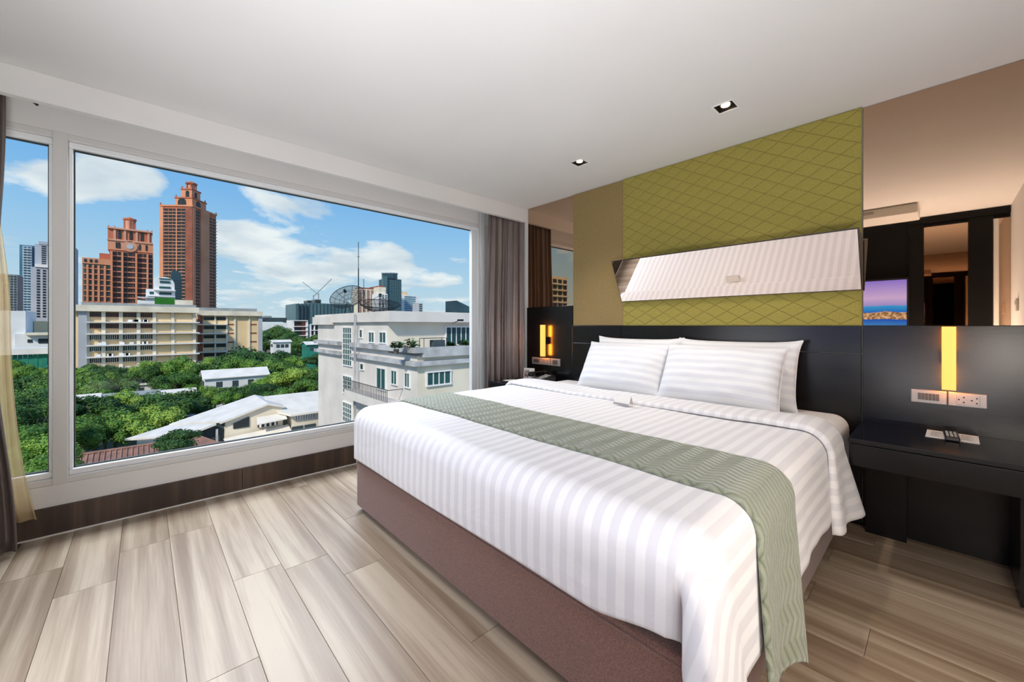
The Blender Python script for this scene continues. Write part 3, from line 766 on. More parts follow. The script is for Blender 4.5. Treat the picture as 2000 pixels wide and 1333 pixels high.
part('terrace_parapet', [(XF + .1, XF + .45, YL + .3, 42, -1.3, -.55)], 'stained_ledge', wb)
part('ledge', [(XF - .1, XF + .40, YL + .1, 42, -1.95, -1.60)], 'stained_ledge', wb)
part('roof_step', [(-47.2, xy(655, YL)[0], YL - .5, YL + .2, 1.2, 2.1)], 'white_render', wb)
def winY(u0, v0, u1, v1, nx, nz, y=YL, par=wb, glass='glass_teal', frame='white_paint', fw=.1, name='window'):
    xa, ta = xy(u0, y); xb, tb = xy(u1, y); zt_ = zat(v0, ta); zb = zat(v1, ta)
    f = part(name, [(xa, xb, y - .06, y + .02, zb, zt_)], glass, par); w = xb - xa
    fr = [(xa - fw, xb + fw, y - .14, y + .01, zb - fw, zb), (xa - fw, xb + fw, y - .14, y + .01, zt_, zt_ + fw), (xa - fw, xa, y - .12, y + .01, zb, zt_), (xb, xb + fw, y - .12, y + .01, zb, zt_)]
    for i in range(1, nx): fr.append((xa + w * i / nx - .03, xa + w * i / nx + .03, y - .10, y - .05, zb, zt_))
    for j in range(1, nz): zc = zb + (zt_ - zb) * j / nz; fr.append((xa, xb, y - .10, y - .05, zc - .03, zc + .03))
    fo = part('window_frame', fr, frame, f); return f
def winX(u0, v0, u1, v1, nx, nz, x=XF, par=wb, glass='glass_teal', frame='white_paint', fw=.12, name='window'):
    ya, ta = yx(u0, x); yb, tb = yx(u1, x); zt_ = zat(v0, ta); zb = zat(v1, ta)
    f = part(name, [(x - .02, x + .06, ya, yb, zb, zt_)], glass, par); w = yb - ya
    fr = [(x - .01, x + .16, ya - fw, yb + fw, zb - fw, zb), (x - .01, x + .16, ya - fw, yb + fw, zt_, zt_ + fw), (x - .01, x + .13, ya - fw, ya, zb, zt_), (x - .01, x + .13, yb, yb + fw, zb, zt_)]
    for i in range(1, nx): fr.append((x + .05, x + .10, ya + w * i / nx - .04, ya + w * i / nx + .04, zb, zt_))
    for j in range(1, nz): zc = zb + (zt_ - zb) * j / nz; fr.append((x + .05, x + .10, ya, yb, zc - .03, zc + .03))
    part('window_frame', fr, frame, f); return f
winY(671.5, 641, 688, 712, 4, 7); winY(671.5, 734, 688, 766, 4, 4); winY(671.5, 785, 688, 821, 4, 4)
winY(704, 645, 709, 659, 1, 1); winY(722, 650, 732, 668, 2, 1); winY(743, 650, 755, 669, 2, 1)
winY(705, 711, 711, 721, 1, 1); winY(737.5, 719, 754, 758, 2, 1); winY(766, 724, 776, 749, 2, 1); winY(792.5, 729, 801, 755, 2, 1)
winY(717, 783, 750, 800, 4, 1)
winX(834, 729, 878, 753, 4, 1, x=XF + .02)
winX(833, 790, 878, 815, 4, 1, x=XF + .02)
winX(871, 640, 918, 673, 5, 1, x=-28.38, frame='white_paint')
# balcony
bx0, bx1 = xy(697, YL)[0], xy(757, YL - 1.4)[0]
part('balcony', [(bx0, bx1 - .2, YL - 1.2, YL, -5.7, -4.9)], 'white_render', wb)
fr = [(bx0, bx1 - .2, YL - 1.25, YL - 1.2, -3.95, -3.9), (bx1 - .25, bx1 - .2, YL - 1.2, YL, -3.95, -3.9)]
for k in range(30): fr.append((bx0 + k * (bx1 - .2 - bx0) / 30, bx0 + k * (bx1 - .2 - bx0) / 30 + .05, YL - 1.24, YL - 1.2, -4.9, -3.95))
part('balcony_railing', fr, 'railing', wb)
# drainpipes
bm = bmesh.new()
for u in (692, 694.5): x_ = xy(u, YL - .5)[0]; tube(bm, (x_, YL - .5, GZ), (x_, YL - .5, 2.2), .05, 6)
obj('drainpipe', bm, 'stained_ledge', wb)
# terrace things
for (u, v, s) in ((774, 676, .9), (802, 678, 1.2), (906, 674, .8), (880, 674, .7)):
    y_, t_ = yx(u, XF - .6)
    pl = thing('potted_plant', {774: 'small palm in a pot at the terrace corner of the white block', 802: 'leafy shrub in a pot on the terrace beside the palm', 906: 'low green plant before the terrace window, right end', 880: 'low green plant before the terrace window, left end'}[u], 'plant', (XF - .6, y_, -1.0))
    bm = bmesh.new(); tube(bm, (0, 0, 0), (0, 0, .35), .16, 8, .22); obj('pot', bm, 'rubble', pl)
    bm = bmesh.new(); r2 = random.Random(u)
    for k in range(220):
        a = r2.random() * 6.28; el = r2.uniform(.1, 1.4); rr3 = s * r2.uniform(.15, .6)
        p = Vector((math.cos(a) * math.cos(el) * rr3, math.sin(a) * math.cos(el) * rr3, .4 + math.sin(el) * rr3)); q = p + Vector((math.cos(a) * .2, math.sin(a) * .2, .05)); w = Vector((-math.sin(a), math.cos(a), .3)) * .09
        bm.faces.new([bm.verts.new(z_) for z_ in (p - w, q, p + w)])
    obj('foliage', bm, 'leaf', pl)
y_, t_ = yx(845, XF - .8)
acu = thing('condenser_rack', 'grey metal rack with a cooling unit on the terrace of the white block', 'rack', (XF - .8, y_, -1.0))
obj('unit', bx(-.3, .3, -.1, 1.0, .1, .95, bev=.03), 'glass_mid', acu)
obj('rack_frame', bxs([(-.35, -.31, -1.0, -.96, 0, 1.1), (.31, .35, -1.0, -.96, 0, 1.1), (-.35, .35, -1.0, 1.1, 1.08, 1.12), (-.35, -.31, 1.06, 1.1, 0, 1.1), (.31, .35, 1.06, 1.1, 0, 1.1)]), 'railing', acu)
# floodlight arm on roof edge
y_, t_ = yx(884, -27.4)
fla = thing('floodlight', 'small floodlight on an arm under the roof edge of the white block', 'lamp', (-27.5, y_, 1.5))
bm = bmesh.new(); tube(bm, (0, 0, -.2), (1.0, .2, .1), .04, 6); obj('arm', bm, 'railing', fla); obj('head', bx(.8, 1.3, .0, .4, .0, .18, bev=.04), 'dark_metal', fla)
# satellite dishes of open mesh on the roof
def dish(cx_, cy_, cz_, rad, aim, label):
    d = thing('satellite_dish', label, 'satellite dish', (cx_, cy_, 2.3))
    q = Vector(aim).normalized().to_track_quat('Z', 'Y').to_matrix(); c = Vector((0, 0, cz_ - 2.3))
    def P(r, a): return c + q @ Vector((r * math.cos(a), r * math.sin(a), .42 * (r / rad) ** 2 * rad - .3 * rad))
    bm = bmesh.new(); n = 24
    for rr4 in (.3, .55, .78, 1.0):
        for i in range(n): tube(bm, P(rad * rr4, 6.2832 * i / n), P(rad * rr4, 6.2832 * (i + 1) / n), .035 if rr4 == 1 else .018, 4)
    for i in range(n // 2):
        for a, b in ((.08, .4), (.4, .7), (.7, 1.0)): tube(bm, P(rad * a, 6.2832 * 2 * i / n), P(rad * b, 6.2832 * 2 * i / n), .02, 4)
    obj('rib_frame', bm, 'dark_metal', d)
    bm = bmesh.new(); rings = [[bm.verts.new(P(rad * k / 6, 6.2832 * i / n)) for i in range(n)] for k in range(1, 7)]
    for k in range(5):
        for i in range(n): bm.faces.new((rings[k][i], rings[k][(i + 1) % n], rings[k + 1][(i + 1) % n], rings[k + 1][i]))
    obj('wire_mesh', bm, 'dish_mesh', d)
    bm = bmesh.new(); f_ = c + q @ Vector((0, 0, rad * .55))
    for i in range(3): tube(bm, P(rad * .8, i * 2.094 + .5), f_, .02, 4)
    tube(bm, f_ - q @ Vector((0, 0, .15)), f_ + q @ Vector((0, 0, .15)), .14, 8); obj('feed_horn', bm, 'dark_metal', d)
    for s in (-.5, .5):
        bm = bmesh.new(); tube(bm, (s, s * .4, 0), c + Vector((s * .3, 0, -.25 * rad)), .05, 6); obj('support_leg', bm, 'dark_metal', d)
see_through('dish_mesh', (1, 1, 1, 1), .5, .45, S('30363a'))
p = at(668, 582, 41); dish(p.x, p.y + .6, p.z, 1.75, (.45, -.45, .62), 'open mesh satellite dish tilted up on the white block roof, left of the mast')
p = at(722, 597, 38); dish(p.x, p.y + 1.0, p.z - .05, 2.0, (-.12, .1, 1.0), 'flat-lying mesh satellite dish on the white block roof, right of the mast')
p = at(700, 600, 37.5)
an = thing('antenna_mast', 'tall thin steel antenna mast on the white block roof', 'antenna', (p.x, p.y, 2.3)); bm = bmesh.new()
tube(bm, (0, 0, 0), (0, 0, 4.2), .05, 6); tube(bm, (0, 0, 4.2), (0, 0, 6.7), .03, 6); tube(bm, (-.3, 0, 5.3), (.3, 0, 5.3), .02, 5); obj('pole', bm, 'dark_metal', an)
an = thing('antenna_mast', 'short thin antenna rod just right of the tall mast', 'antenna', (p.x + .5, p.y + .3, 2.3)); bm = bmesh.new()
tube(bm, (0, 0, 0), (0, 0, 3.2), .025, 6); obj('pole', bm, 'dark_metal', an)

# ---- beige office building --------------------------------------------------
XB = -155.5
ob = thing('office_building', 'long beige office building with white ledges on each floor', 'building', (0, 0, 0))
def yb_(u, x=XB): return yx(u, x)[0]
yl, yr = yb_(171), yb_(383)
dz_ = 3.22; LZ = [2.05 - i * dz_ for i in range(5)]
part('wall', [(XB - 14, XB - .6, yb_(133), yr, GZ, 5.2)], 'beige_wall', ob)
part('corner_column', [(XB - 3, XB + .4, yb_(153), yl - .1, GZ, 5.0)], 'pale_column', ob)
part('roof_band', [(XB - 14, XB + 1.2, yb_(134), yb_(388), 5.0, 6.7)], 'beige_band', ob)
part('roof_cap', [(XB - 12, XB - 1, yb_(158), yb_(384), 6.7, 7.5)], 'roof_grey', ob)
for z in LZ: part('ledge', [(XB - .6, XB + 1.5, yl - .1, yb_(389), z - .22, z + .1)], 'white_paint', ob)
bays = [171, 202.5, 236.5, 271, 302, 338, 380]
for u in bays: part('pilaster', [(XB - .6, XB + .05, yb_(u) - .45, yb_(u) + .35, GZ, 5.1)], 'beige_band', ob)
winmesh = None
for i in range(6):
    ya, ybb = yb_(bays[i]) + .4, yb_(bays[i + 1]) - .5
    for j in range(6):
        zt_ = (LZ[j - 1] - .3) if j else 4.95
        if i < 4:
            w_ = part('window', [(XB - .62, XB - .5, ya, ybb, zt_ - 1.35, zt_ - .15)], ['glass_dark', 'glass_dark', 'glass_mid', 'glass_teal', 'glass_mid', 'glass_dark'][j], ob)
            fr = [(XB - .52, XB - .44, ya + (ybb - ya) * q / 6 - .05, ya + (ybb - ya) * q / 6 + .05, zt_ - 1.35, zt_ - .15) for q in range(1, 6)] + [(XB - .6, XB - .3, ya, ybb, zt_ - 1.45, zt_ - 1.35)]
            part('window_frame', fr, 'beige_band' if j not in (0, 1) else 'brown_block', w_)
        else:
            part('wall_panel', [(XB - .6, XB - .3, ya, ybb, zt_ - 2.75, zt_ - .35)], 'beige_wall', ob)
rr = random.Random(5)
for j in (0, 2, 3):
    for k in range(6):
        y_ = yl + 1.5 + rr.random() * (yb_(300) - yl - 3); z = LZ[j] + .1
        part('condenser_unit', [(XB - .4, XB + .2, y_, y_ + .9, z, z + .65)], 'white_paint', ob)
# wing
XW = -172.0
def yw(u): return yx(u, XW)[0]
part('wing_wall', [(XW - 12, XW, yw(380), yw(504), GZ, 4.5)], 'beige_wall', ob)
part('wing_column', [(XW - 12, XW + .6, yw(504), yw(512), GZ, 4.8)], 'pale_column', ob)
part('roof_band', [(XW - 12, XW + 1.3, yw(384), yw(512), 4.6, 6.3)], 'beige_band', ob)
part('roof_cap', [(XW - 11, XW - 1, yw(384), yw(503), 6.3, 7.4)], 'roof_grey', ob)
for j in range(5):
    zt_ = 4.3 - j * dz_
    part('ledge', [(XW - .1, XW + 1.6, yw(386), yw(443), zt_ - 3.0, zt_ - 2.7)], 'white_paint', ob)
    part('stair_opening', [(XW - .1, XW + .1, yw(386), yw(396), zt_ - 2.6, zt_)], 'brown_block', ob)
    for (a, b) in ((397.5, 419), (422, 441.5)): part('window', [(XW - .1, XW + .08, yw(a), yw(b), zt_ - 1.3, zt_ - .1)], 'glass_dark', ob)
    for (a, b) in ((445, 458), (489, 501)): part('window', [(XW - .1, XW + .08, yw(a), yw(b), zt_ - 3.1, zt_ - 2.6)], 'brown_block', ob)
for u in (420.5, 443, 459, 487): part('pilaster', [(XW - .1, XW + .4, yw(u) - .3, yw(u) + .2, GZ, 4.6)], 'beige_band', ob)

# ---- helper: a tower face with floors and windows --------------------------------
def face_x(par, x, y0, y1, z0, z1, nfl, ncol, slab, glass, frac=.62, wf=.66, sl=.5):
    fh = (z1 - z0) / nfl; cw = (y1 - y0) / ncol
    part('windows', [(x - .2, x + .12, y0 + (i + .5 - wf / 2) * cw, y0 + (i + .5 + wf / 2) * cw, z0 + j * fh + fh * .28, z0 + j * fh + fh * (.28 + frac)) for i in range(ncol) for j in range(nfl)], glass, par, kind='stuff')
    if slab: part('floor_slabs', [(x - .2, x + sl * 2, y0, y1, z0 + j * fh, z0 + j * fh + fh * .18) for j in range(nfl)], slab, par, kind='stuff')
def face_y(par, y, x0, x1, z0, z1, nfl, ncol, slab, glass, frac=.62, wf=.66, sl=.5):
    fh = (z1 - z0) / nfl; cw = (x1 - x0) / ncol
    part('windows', [(x0 + (i + .5 - wf / 2) * cw, x0 + (i + .5 + wf / 2) * cw, y - .12, y + .2, z0 + j * fh + fh * .28, z0 + j * fh + fh * (.28 + frac)) for i in range(ncol) for j in range(nfl)], glass, par, kind='stuff')
    if slab: part('floor_slabs', [(x0, x1, y - sl * 2, y + .2, z0 + j * fh, z0 + j * fh + fh * .18) for j in range(nfl)], slab, par, kind='stuff')
# ---- right terracotta tower -----------------------------------------------------
def Zt(v, d=400.0): return zat(v, d)
def archwin(par, x, yc_, z0, w, h):
    prof = [(yc_ - w / 2, z0), (yc_ + w / 2, z0), (yc_ + w / 2, z0 + h)] + [(yc_ + w / 2 * math.cos(R_(a)), z0 + h + w / 2 * math.sin(R_(a))) for a in range(30, 180, 30)] + [(yc_ - w / 2, z0 + h)]
    bm = bmesh.new(); prism(bm, prof, 'x', x - .3, x + .3); return obj('arched_window', bm, 'glass_dark', par)
def archwin_y(par, y, xc_, z0, w, h):
    prof = [(xc_ - w / 2, z0), (xc_ + w / 2, z0), (xc_ + w / 2, z0 + h)] + [(xc_ + w / 2 * math.cos(R_(a)), z0 + h + w / 2 * math.sin(R_(a))) for a in range(30, 180, 30)] + [(xc_ - w / 2, z0 + h)]
    bm = bmesh.new(); prism(bm, prof, 'y', y - .3, y + .3); return obj('arched_window', bm, 'glass_dark', par)
DT = 400.0; ALF = R_(36); cpt = at(376, 636, DT)
fw_ = Vector((cpt.x - CX, cpt.y - CY)).normalized(); rg_ = Vector((-fw_.y, fw_.x)) * -1
if rg_.dot(Vector((.6794, .7337))) < 0: rg_ = -rg_
ax = rg_ * math.cos(ALF) - fw_ * math.sin(ALF)
t1 = thing('terracotta_tower', 'tall slender terracotta tower with a stepped crown and lantern', 'building', (cpt.x, cpt.y, 0), None, math.atan2(ax.y, ax.x))
LAw, LBw = 50 * DT / FPX / math.cos(ALF) * .97, 41 * DT / FPX / math.sin(ALF) * .95
part('shaft', [(-LAw, 0, 0, LBw, GZ, Zt(404))], 'terracotta', t1)
part('cornice', [(-LAw - .5, .8, -.8, LBw + .5, Zt(404), Zt(401))], 'terracotta_light', t1)
part('corner_pier', [(-LAw - .3, -LAw + 3.2, -.9, 1, GZ, Zt(405))], 'terracotta_light', t1)
part('corner_pier', [(-6.5, .3, -.7, 1, GZ, Zt(405))], 'brown_block', t1)
part('right_pier', [(-.2, 1.0, LBw * .30, LBw * .66, GZ, Zt(403))], 'terracotta_light', t1)
part('right_pier', [(-.2, .7, 0, LBw * .10, GZ, Zt(405))], 'terracotta_light', t1)
face_y(t1, -.1, -LAw + 3.4, -6.6, GZ + 20, Zt(408), 34, 5, 'terracotta_trim', 'glass_dark', frac=.7, wf=.85, sl=.35)
part('mid_pier', [(-LAw * .5, -LAw * .5 + .9, -.9, 1, GZ, Zt(408))], 'terracotta_light', t1)
face_x(t1, .1, LBw * .10, LBw * .30, GZ + 20, Zt(408), 34, 1, None, 'glass_dark', wf=.7)
face_x(t1, .1, LBw * .66, LBw, GZ + 20, Zt(412), 34, 2, 'terracotta_trim', 'glass_dark', wf=.75, sl=.5)
part('crown_tier', [(-LAw * .62, -2.5, 3, LBw * .66, Zt(401), Zt(385))], 'terracotta_light', t1)
part('cornice', [(-LAw * .64, -1.9, 2.4, LBw * .68, Zt(386), Zt(383.5))], 'terracotta', t1)
part('crown_tier', [(-LAw * .50, -5, 6, LBw * .52, Zt(384), Zt(366))], 'terracotta_light', t1)
part('cornice', [(-LAw * .52, -4.4, 5.4, LBw * .54, Zt(367), Zt(364.5))], 'terracotta', t1)
for (x_, y_, v) in ((-LAw * .6, 3.4, 383), (-3, 3.4, 383), (-3, LBw * .64, 383), (-LAw * .48, 6.4, 364), (-5.4, 6.4, 364), (-LAw, 0, 401), (0, 0, 401), (0, LBw, 401)):
    part('finial', [(x_ - .4, x_ + .4, y_ - .4, y_ + .4, Zt(v + 2), Zt(v - 4))], 'terracotta', t1)
archwin_y(t1, 3, -LAw * .40, Zt(399), 8, 3); archwin(t1, -2.5, LBw * .33, Zt(399), 6, 3)
archwin_y(t1, 6, -LAw * .30, Zt(382), 3.4, 5); archwin(t1, -5, LBw * .33, Zt(382), 3, 5)
lx_, ly_ = -LAw * .30, LBw * .33
bm = bmesh.new(); tube(bm, (lx_, ly_, Zt(366)), (lx_, ly_, Zt(352)), 3.4, 10); obj('lantern', bm, 'terracotta_trim', t1)
bm = bmesh.new(); tube(bm, (lx_, ly_, Zt(353.5)), (lx_, ly_, Zt(351)), 5, 10); tube(bm, (lx_, ly_, Zt(351)), (lx_, ly_, Zt(347)), 4, 10, .5); obj('cap', bm, 'terracotta', t1)
for k in range(6):
    a = k * 1.047; bm = bmesh.new(); tube(bm, (lx_ + 4.1 * math.cos(a), ly_ + 4.1 * math.sin(a), Zt(366)), (lx_ + 4.1 * math.cos(a), ly_ + 4.1 * math.sin(a), Zt(353)), .6, 5); obj('column', bm, 'terracotta', t1)
# ---- left terracotta building with clock face ------------------------------------
t2 = thing('terracotta_tower', 'broad stepped terracotta building with a round emblem and lantern', 'building', (0, 0, 0))
XC = at(230, 636, 380.0).x; DC = 380
def yq(u, x=None): return yx(u, XC if x is None else x)[0]
def block(u0, u1, v, m='terracotta', dx=0, dep=30, nm='wall_block'): part(nm, [(XC - dep + dx, XC + dx, yq(u0, XC + dx), yq(u1, XC + dx), GZ, Zt(v, DC))], m, t2)
block(161, 217, 518, dx=2); block(194, 222, 497, dx=-2); block(214, 299, 490); 
part('cornice', [(XC - 26, XC + 3, yq(161), yq(217), Zt(520, DC), Zt(509, DC))], 'terracotta_light', t2)
part('crown_block', [(XC - 24, XC + .4, yq(210.5), yq(299), Zt(489, DC), Zt(470, DC))], 'terracotta_light', t2)
part('crown_block', [(XC - 22, XC - .5, yq(210.5), yq(297), Zt(470, DC), Zt(447, DC))], 'terracotta', t2)
part('cornice', [(XC - 24, XC + 1.2, yq(209.5), yq(299), Zt(471, DC), Zt(468, DC))], 'terracotta_trim', t2)
part('cornice', [(XC - 24, XC + 1.2, yq(209.5), yq(298), Zt(448, DC), Zt(445, DC))], 'terracotta_trim', t2)
for u in (233.5, 256, 277.5): archwin(t2, XC - .4, yq(u), Zt(466, DC), 2.2, 7); 
for u in (228, 233, 273, 286): archwin(t2, XC + .5, yq(u), Zt(485, DC), 1.4, 5)
for u in (224, 244, 267, 290): part('pilaster', [(XC - 1, XC + .3, yq(u) - .8, yq(u) + .8, Zt(468, DC), Zt(448, DC))], 'terracotta_trim', t2)
bm = bmesh.new(); tube(bm, (XC + .3, yq(254), Zt(480, DC)), (XC + 1.2, yq(254), Zt(480, DC)), 5.2, 20); obj('round_emblem', bm, 'terracotta_trim', t2)
bm = bmesh.new(); tube(bm, (XC + 1.2, yq(254), Zt(480, DC)), (XC + 1.5, yq(254), Zt(480, DC)), 2.4, 16); obj('emblem_centre', bm, 'tower_white', t2)
for u in (212, 224, 244, 265, 288, 297): part('finial', [(XC - 1, XC, yq(u) - .35, yq(u) + .35, Zt(447, DC), Zt(442, DC))], 'terracotta', t2)
ya_ = yq(253); bm = bmesh.new(); tube(bm, (XC - 8, ya_, Zt(447, DC)), (XC - 8, ya_, Zt(424, DC)), 4.2, 10); obj('lantern', bm, 'terracotta_trim', t2)
bm = bmesh.new(); tube(bm, (XC - 8, ya_, Zt(425, DC)), (XC - 8, ya_, Zt(422, DC)), 5.2, 10); tube(bm, (XC - 8, ya_, Zt(422, DC)), (XC - 8, ya_, Zt(418, DC)), 4.2, 10, .4); obj('cap', bm, 'terracotta', t2)
for k in range(6): a = k * 1.047; bm = bmesh.new(); tube(bm, (XC - 8 + 4.3 * math.cos(a), ya_ + 4.3 * math.sin(a), Zt(446, DC)), (XC - 8 + 4.3 * math.cos(a), ya_ + 4.3 * math.sin(a), Zt(425, DC)), .7, 5); obj('column', bm, 'terracotta', t2)
face_x(t2, XC + .2, yq(219), yq(298), GZ + 18, Zt(491, DC), 14, 8, 'terracotta_trim', 'glass_dark', wf=.8)
face_x(t2, XC + 2.2, yq(163, XC + 2), yq(216, XC + 2), GZ + 18, Zt(519, DC), 11, 6, 'terracotta_light', 'glass_teal', wf=.7)
for u in (171, 182, 193, 205, 218, 239, 266, 288): part('pier', [(XC, XC + 3.6, yq(u, XC + 2) - .7, yq(u, XC + 2) + .7, GZ, Zt(522 if u < 217 else 493, DC))], 'terracotta_light', t2)
for u in (167, 178, 188): archwin(t2, XC + 3, yq(u, XC + 2), Zt(517, DC), 1.8, 2)
# ---- white stepped building with curved roof ---------------------------------------
t3 = thing('white_terraced_building', 'white terraced building with a curved roof behind the office building', 'building', (0, 0, 0))
XD = at(320, 636, 190.0).x; DD = 190
def yd(u): return yx(u, XD)[0]
part('lower_block', [(XD - 14, XD + 1, yd(268), yd(341), GZ, Zt(588, DD))], 'white_paint', t3)
part('middle_block', [(XD - 12, XD, yd(285), yd(342), GZ, Zt(566, DD))], 'white_paint', t3)
bm = bmesh.new(); ya, yb2 = yd(302), yd(341); c_ = (ya + yb2) / 2; w_ = (yb2 - ya) / 2
prof = [(yb2, Zt(566, DD)), (ya, Zt(566, DD))] + [(c_ - w_ * math.cos(R_(a)), Zt(556, DD) + (Zt(541, DD) - Zt(556, DD)) * math.sin(R_(a))) for a in range(0, 181, 15)]
prism(bm, prof, 'x', XD - 10, XD - .2); obj('curved_roof_block', bm, 'white_paint', t3)
for (a, b, v0, v1) in ((311, 333, 560, 564), (312, 332, 549, 553), (311, 335, 571, 576), (292, 300, 571, 576), (311, 333, 544, 546)): part('window', [(XD - .4, XD + .15, yd(a), yd(b), Zt(v1, DD), Zt(v0, DD))], 'glass_teal', t3)
for (a, b, v) in ((268, 302, 582), (286, 342, 579), (300, 343, 567)): part('terrace_slab', [(XD - 2, XD + 2, yd(a), yd(b), Zt(v + 1.5, DD), Zt(v, DD))], 'white_paint', t3)
gm = obj('green_hoarding', bx(XB - 6, XB - 5.6, yx(302, XB - 6)[0], yx(341, XB - 6)[0], 7.4, zat(582, 124)), 'green_mesh'); tag(gm, 'bright green mesh screen on the roof of the office building', 'screen')
gm = obj('rooftop_room', bx(XB - 9, XB - 5, yx(342, XB - 6)[0], yx(376, XB - 6)[0], 7.4, zat(585.5, 124)), 'beige_band'); tag(gm, 'small cream rooftop room right of the green screen', 'building')
# ---- dark curved glass building by the right tower ----------------------------------
t4 = thing('glass_building', 'dark curved glass building at the foot of the slender terracotta tower', 'building', (0, 0, 0))
XE = at(345, 636, 300.0).x
ya, yb2 = yx(334, XE)[0], yx(355, XE)[0]; zt_, zb = Zt(529, 300), Zt(545, 300)
bm = bmesh.new(); prof = [(yb2, GZ), (ya, GZ), (ya, Zt(534, 300)), (ya + 1, zt_)] + [(ya + (yb2 - ya) * (.45 + .55 * math.sin(R_(a))), zb + (zt_ - zb) * math.cos(R_(a))) for a in range(0, 91, 15)]
prism(bm, prof, 'x', XE - 12, XE); obj('glass_body', bm, 'dark_glass', t4)
part('floor_lines', [(XE - .1, XE + .3, ya, yb2, Zt(v, 300), Zt(v - .7, 300)) for v in range(548, 600, 5)], 'glass_mid', t4, kind='stuff')
# ---- blue and white towers on the far left -----------------------------------------------
t5 = thing('glass_tower', 'pale blue and white high-rise cluster at the far left of the skyline', 'building', (0, 0, 0))
XH = at(80, 636, 380.0).x
def yh(u, x=None): return yx(u, XH if x is None else x)[0]
DH = (XH - CX) / ray(80)[0]
def zh(v): return zat(v, DH)
part('blue_shaft', [(XH - 25, XH - 2, yh(37), yh(66), GZ, zh(481))], 'tower_blue', t5)
part('shaft', [(XH - 25, XH, yh(44), yh(62), GZ, zh(483))], 'tower_white', t5)
part('shaft', [(XH - 25, XH + 1, yh(68), yh(110), GZ, zh(478))], 'tower_white', t5)
part('front_shaft', [(XH - 2, XH + 8, yh(60, XH + 8), yh(115, XH + 8), GZ, zh(524))], 'tower_white', t5)
part('right_shaft', [(XH - 20, XH, yh(118), yh(148), GZ, zh(478))], 'tower_white', t5)
part('roof_cap', [(XH - 22, XH + 1.5, yh(76), yh(112), zh(478), zh(472))], 'tower_white', t5)
part('roof_cap', [(XH + 1, XH + 9, yh(68, XH + 8), yh(115, XH + 8), zh(524), zh(518))], 'white_paint', t5)
face_x(t5, XH + .1, yh(45), yh(61), GZ + 18, zh(484), 30, 2, 'white_paint', 'tower_blue')
face_x(t5, XH + 1.1, yh(78), yh(110), zh(522), zh(480), 10, 2, None, 'glass_dark', wf=.55)
face_x(t5, XH + 8.1, yh(69, XH + 8), yh(104, XH + 8), GZ + 24, zh(528), 18, 3, None, 'glass_dark', wf=.55)
face_x(t5, XH + .1, yh(136), yh(148), GZ + 18, zh(527), 22, 2, None, 'brown_block', wf=.5)
t5b = thing('office_slab', 'grey slab building at the left edge of the skyline', 'building', (0, 0, 0))
XI = at(20, 636, 300).x; part('wall', [(XI - 20, XI, yx(-40, XI)[0], yx(34, XI)[0], GZ, zat(536, 300))], 'roof_grey', t5b)
face_x(t5b, XI + .1, yx(-40, XI)[0], yx(33, XI)[0], GZ + 20, zat(538, 300), 18, 10, None, 'glass_mid', wf=.6)
# ---- low white buildings on the left ----
t6 = thing('low_building', 'low white building behind the green hoarding at the left', 'building', (0, 0, 0))
XJ = at(70, 636, 150).x
part('wall', [(XJ - 20, XJ, yx(-60, XJ)[0], yx(50, XJ)[0], GZ, zat(608, 150))], 'white_paint', t6)
part('wall', [(XJ - 12, XJ + 1, yx(30, XJ)[0], yx(112, XJ)[0], GZ, zat(652, 150))], 'white_paint', t6)
part('roof', [(XJ - 14, XJ + 3, yx(52, XJ)[0], yx(112, XJ)[0], zat(655, 150), zat(650, 150))], 'beige_band', t6)
part('window', [(XJ + 1, XJ + 1.2, yx(55, XJ)[0], yx(64, XJ)[0], zat(669, 150), zat(663, 150))], 'glass_dark', t6)
part('window', [(XJ + 1, XJ + 1.2, yx(76, XJ)[0], yx(95, XJ)[0], zat(671, 150), zat(662, 150))], 'glass_dark', t6)
part('back_block', [(XJ - 30, XJ - 14, yx(66, XJ - 14)[0], yx(112, XJ - 14)[0], GZ, zat(628, 165))], 'beige_wall', t6)
XK = at(70, 636, 115).x
hd = thing('hoarding', 'teal green hoarding under a long white canopy at the left', 'fence', (0, 0, 0))
ya, yb2 = yx(-50, XK)[0], yx(112, XK)[0]; n = 16
for k in range(n):
    w_ = (yb2 - ya) / n; part('panel', [(XK - .1, XK + (.1 if k % 2 else 0), ya + k * w_, ya + (k + 1) * w_ - .05, GZ, zat(692, 115))], 'hoarding', hd)
part('canopy', [(XK - 5, XK + 1, ya, yb2, zat(692, 115), zat(680, 115))], 'white_paint', hd)
# ---- middle distance, between the office and the white block -----------------------------
XM = at(600, 636, 230).x
def ym(u, x=None): return yx(u, XM if x is None else x)[0]
t7 = thing('townhouse_row', 'brick and white townhouses at the end of the tree grove', 'building', (0, 0, 0))
DM = 230
part('wall', [(XM - 12, XM - 1, ym(572), ym(600), GZ, zat(628, DM))], 'brown_block', t7)
for u in (572, 599): part('fin_wall', [(XM - 12, XM + .5, ym(u) - .4, ym(u) + .6, GZ, zat(626, DM))], 'white_paint', t7)
for v in (626, 637.5, 645.5, 655): part('floor_slab', [(XM - 12, XM + 1, ym(572), ym(600.5), zat(v + 1.4, DM), zat(v, DM))], 'white_paint', t7)
for v in (629, 640, 648): part('window', [(XM - 1, XM - .8, ym(576), ym(590), zat(v + 6, DM), zat(v, DM))], 'glass_dark', t7)
part('wall', [(XM - 12, XM - 1, ym(606), ym(632), GZ, zat(635, DM))], 'glass_dark', t7)
for u in (606.5, 614): part('fin_wall', [(XM - 12, XM + .5, ym(u) - .3, ym(u) + .3, GZ, zat(634, DM))], 'white_paint', t7)
for v in (633.5, 645, 655.5): part('floor_slab', [(XM - 12, XM + 1, ym(606), ym(632), zat(v + 1.4, DM), zat(v, DM))], 'white_paint', t7)
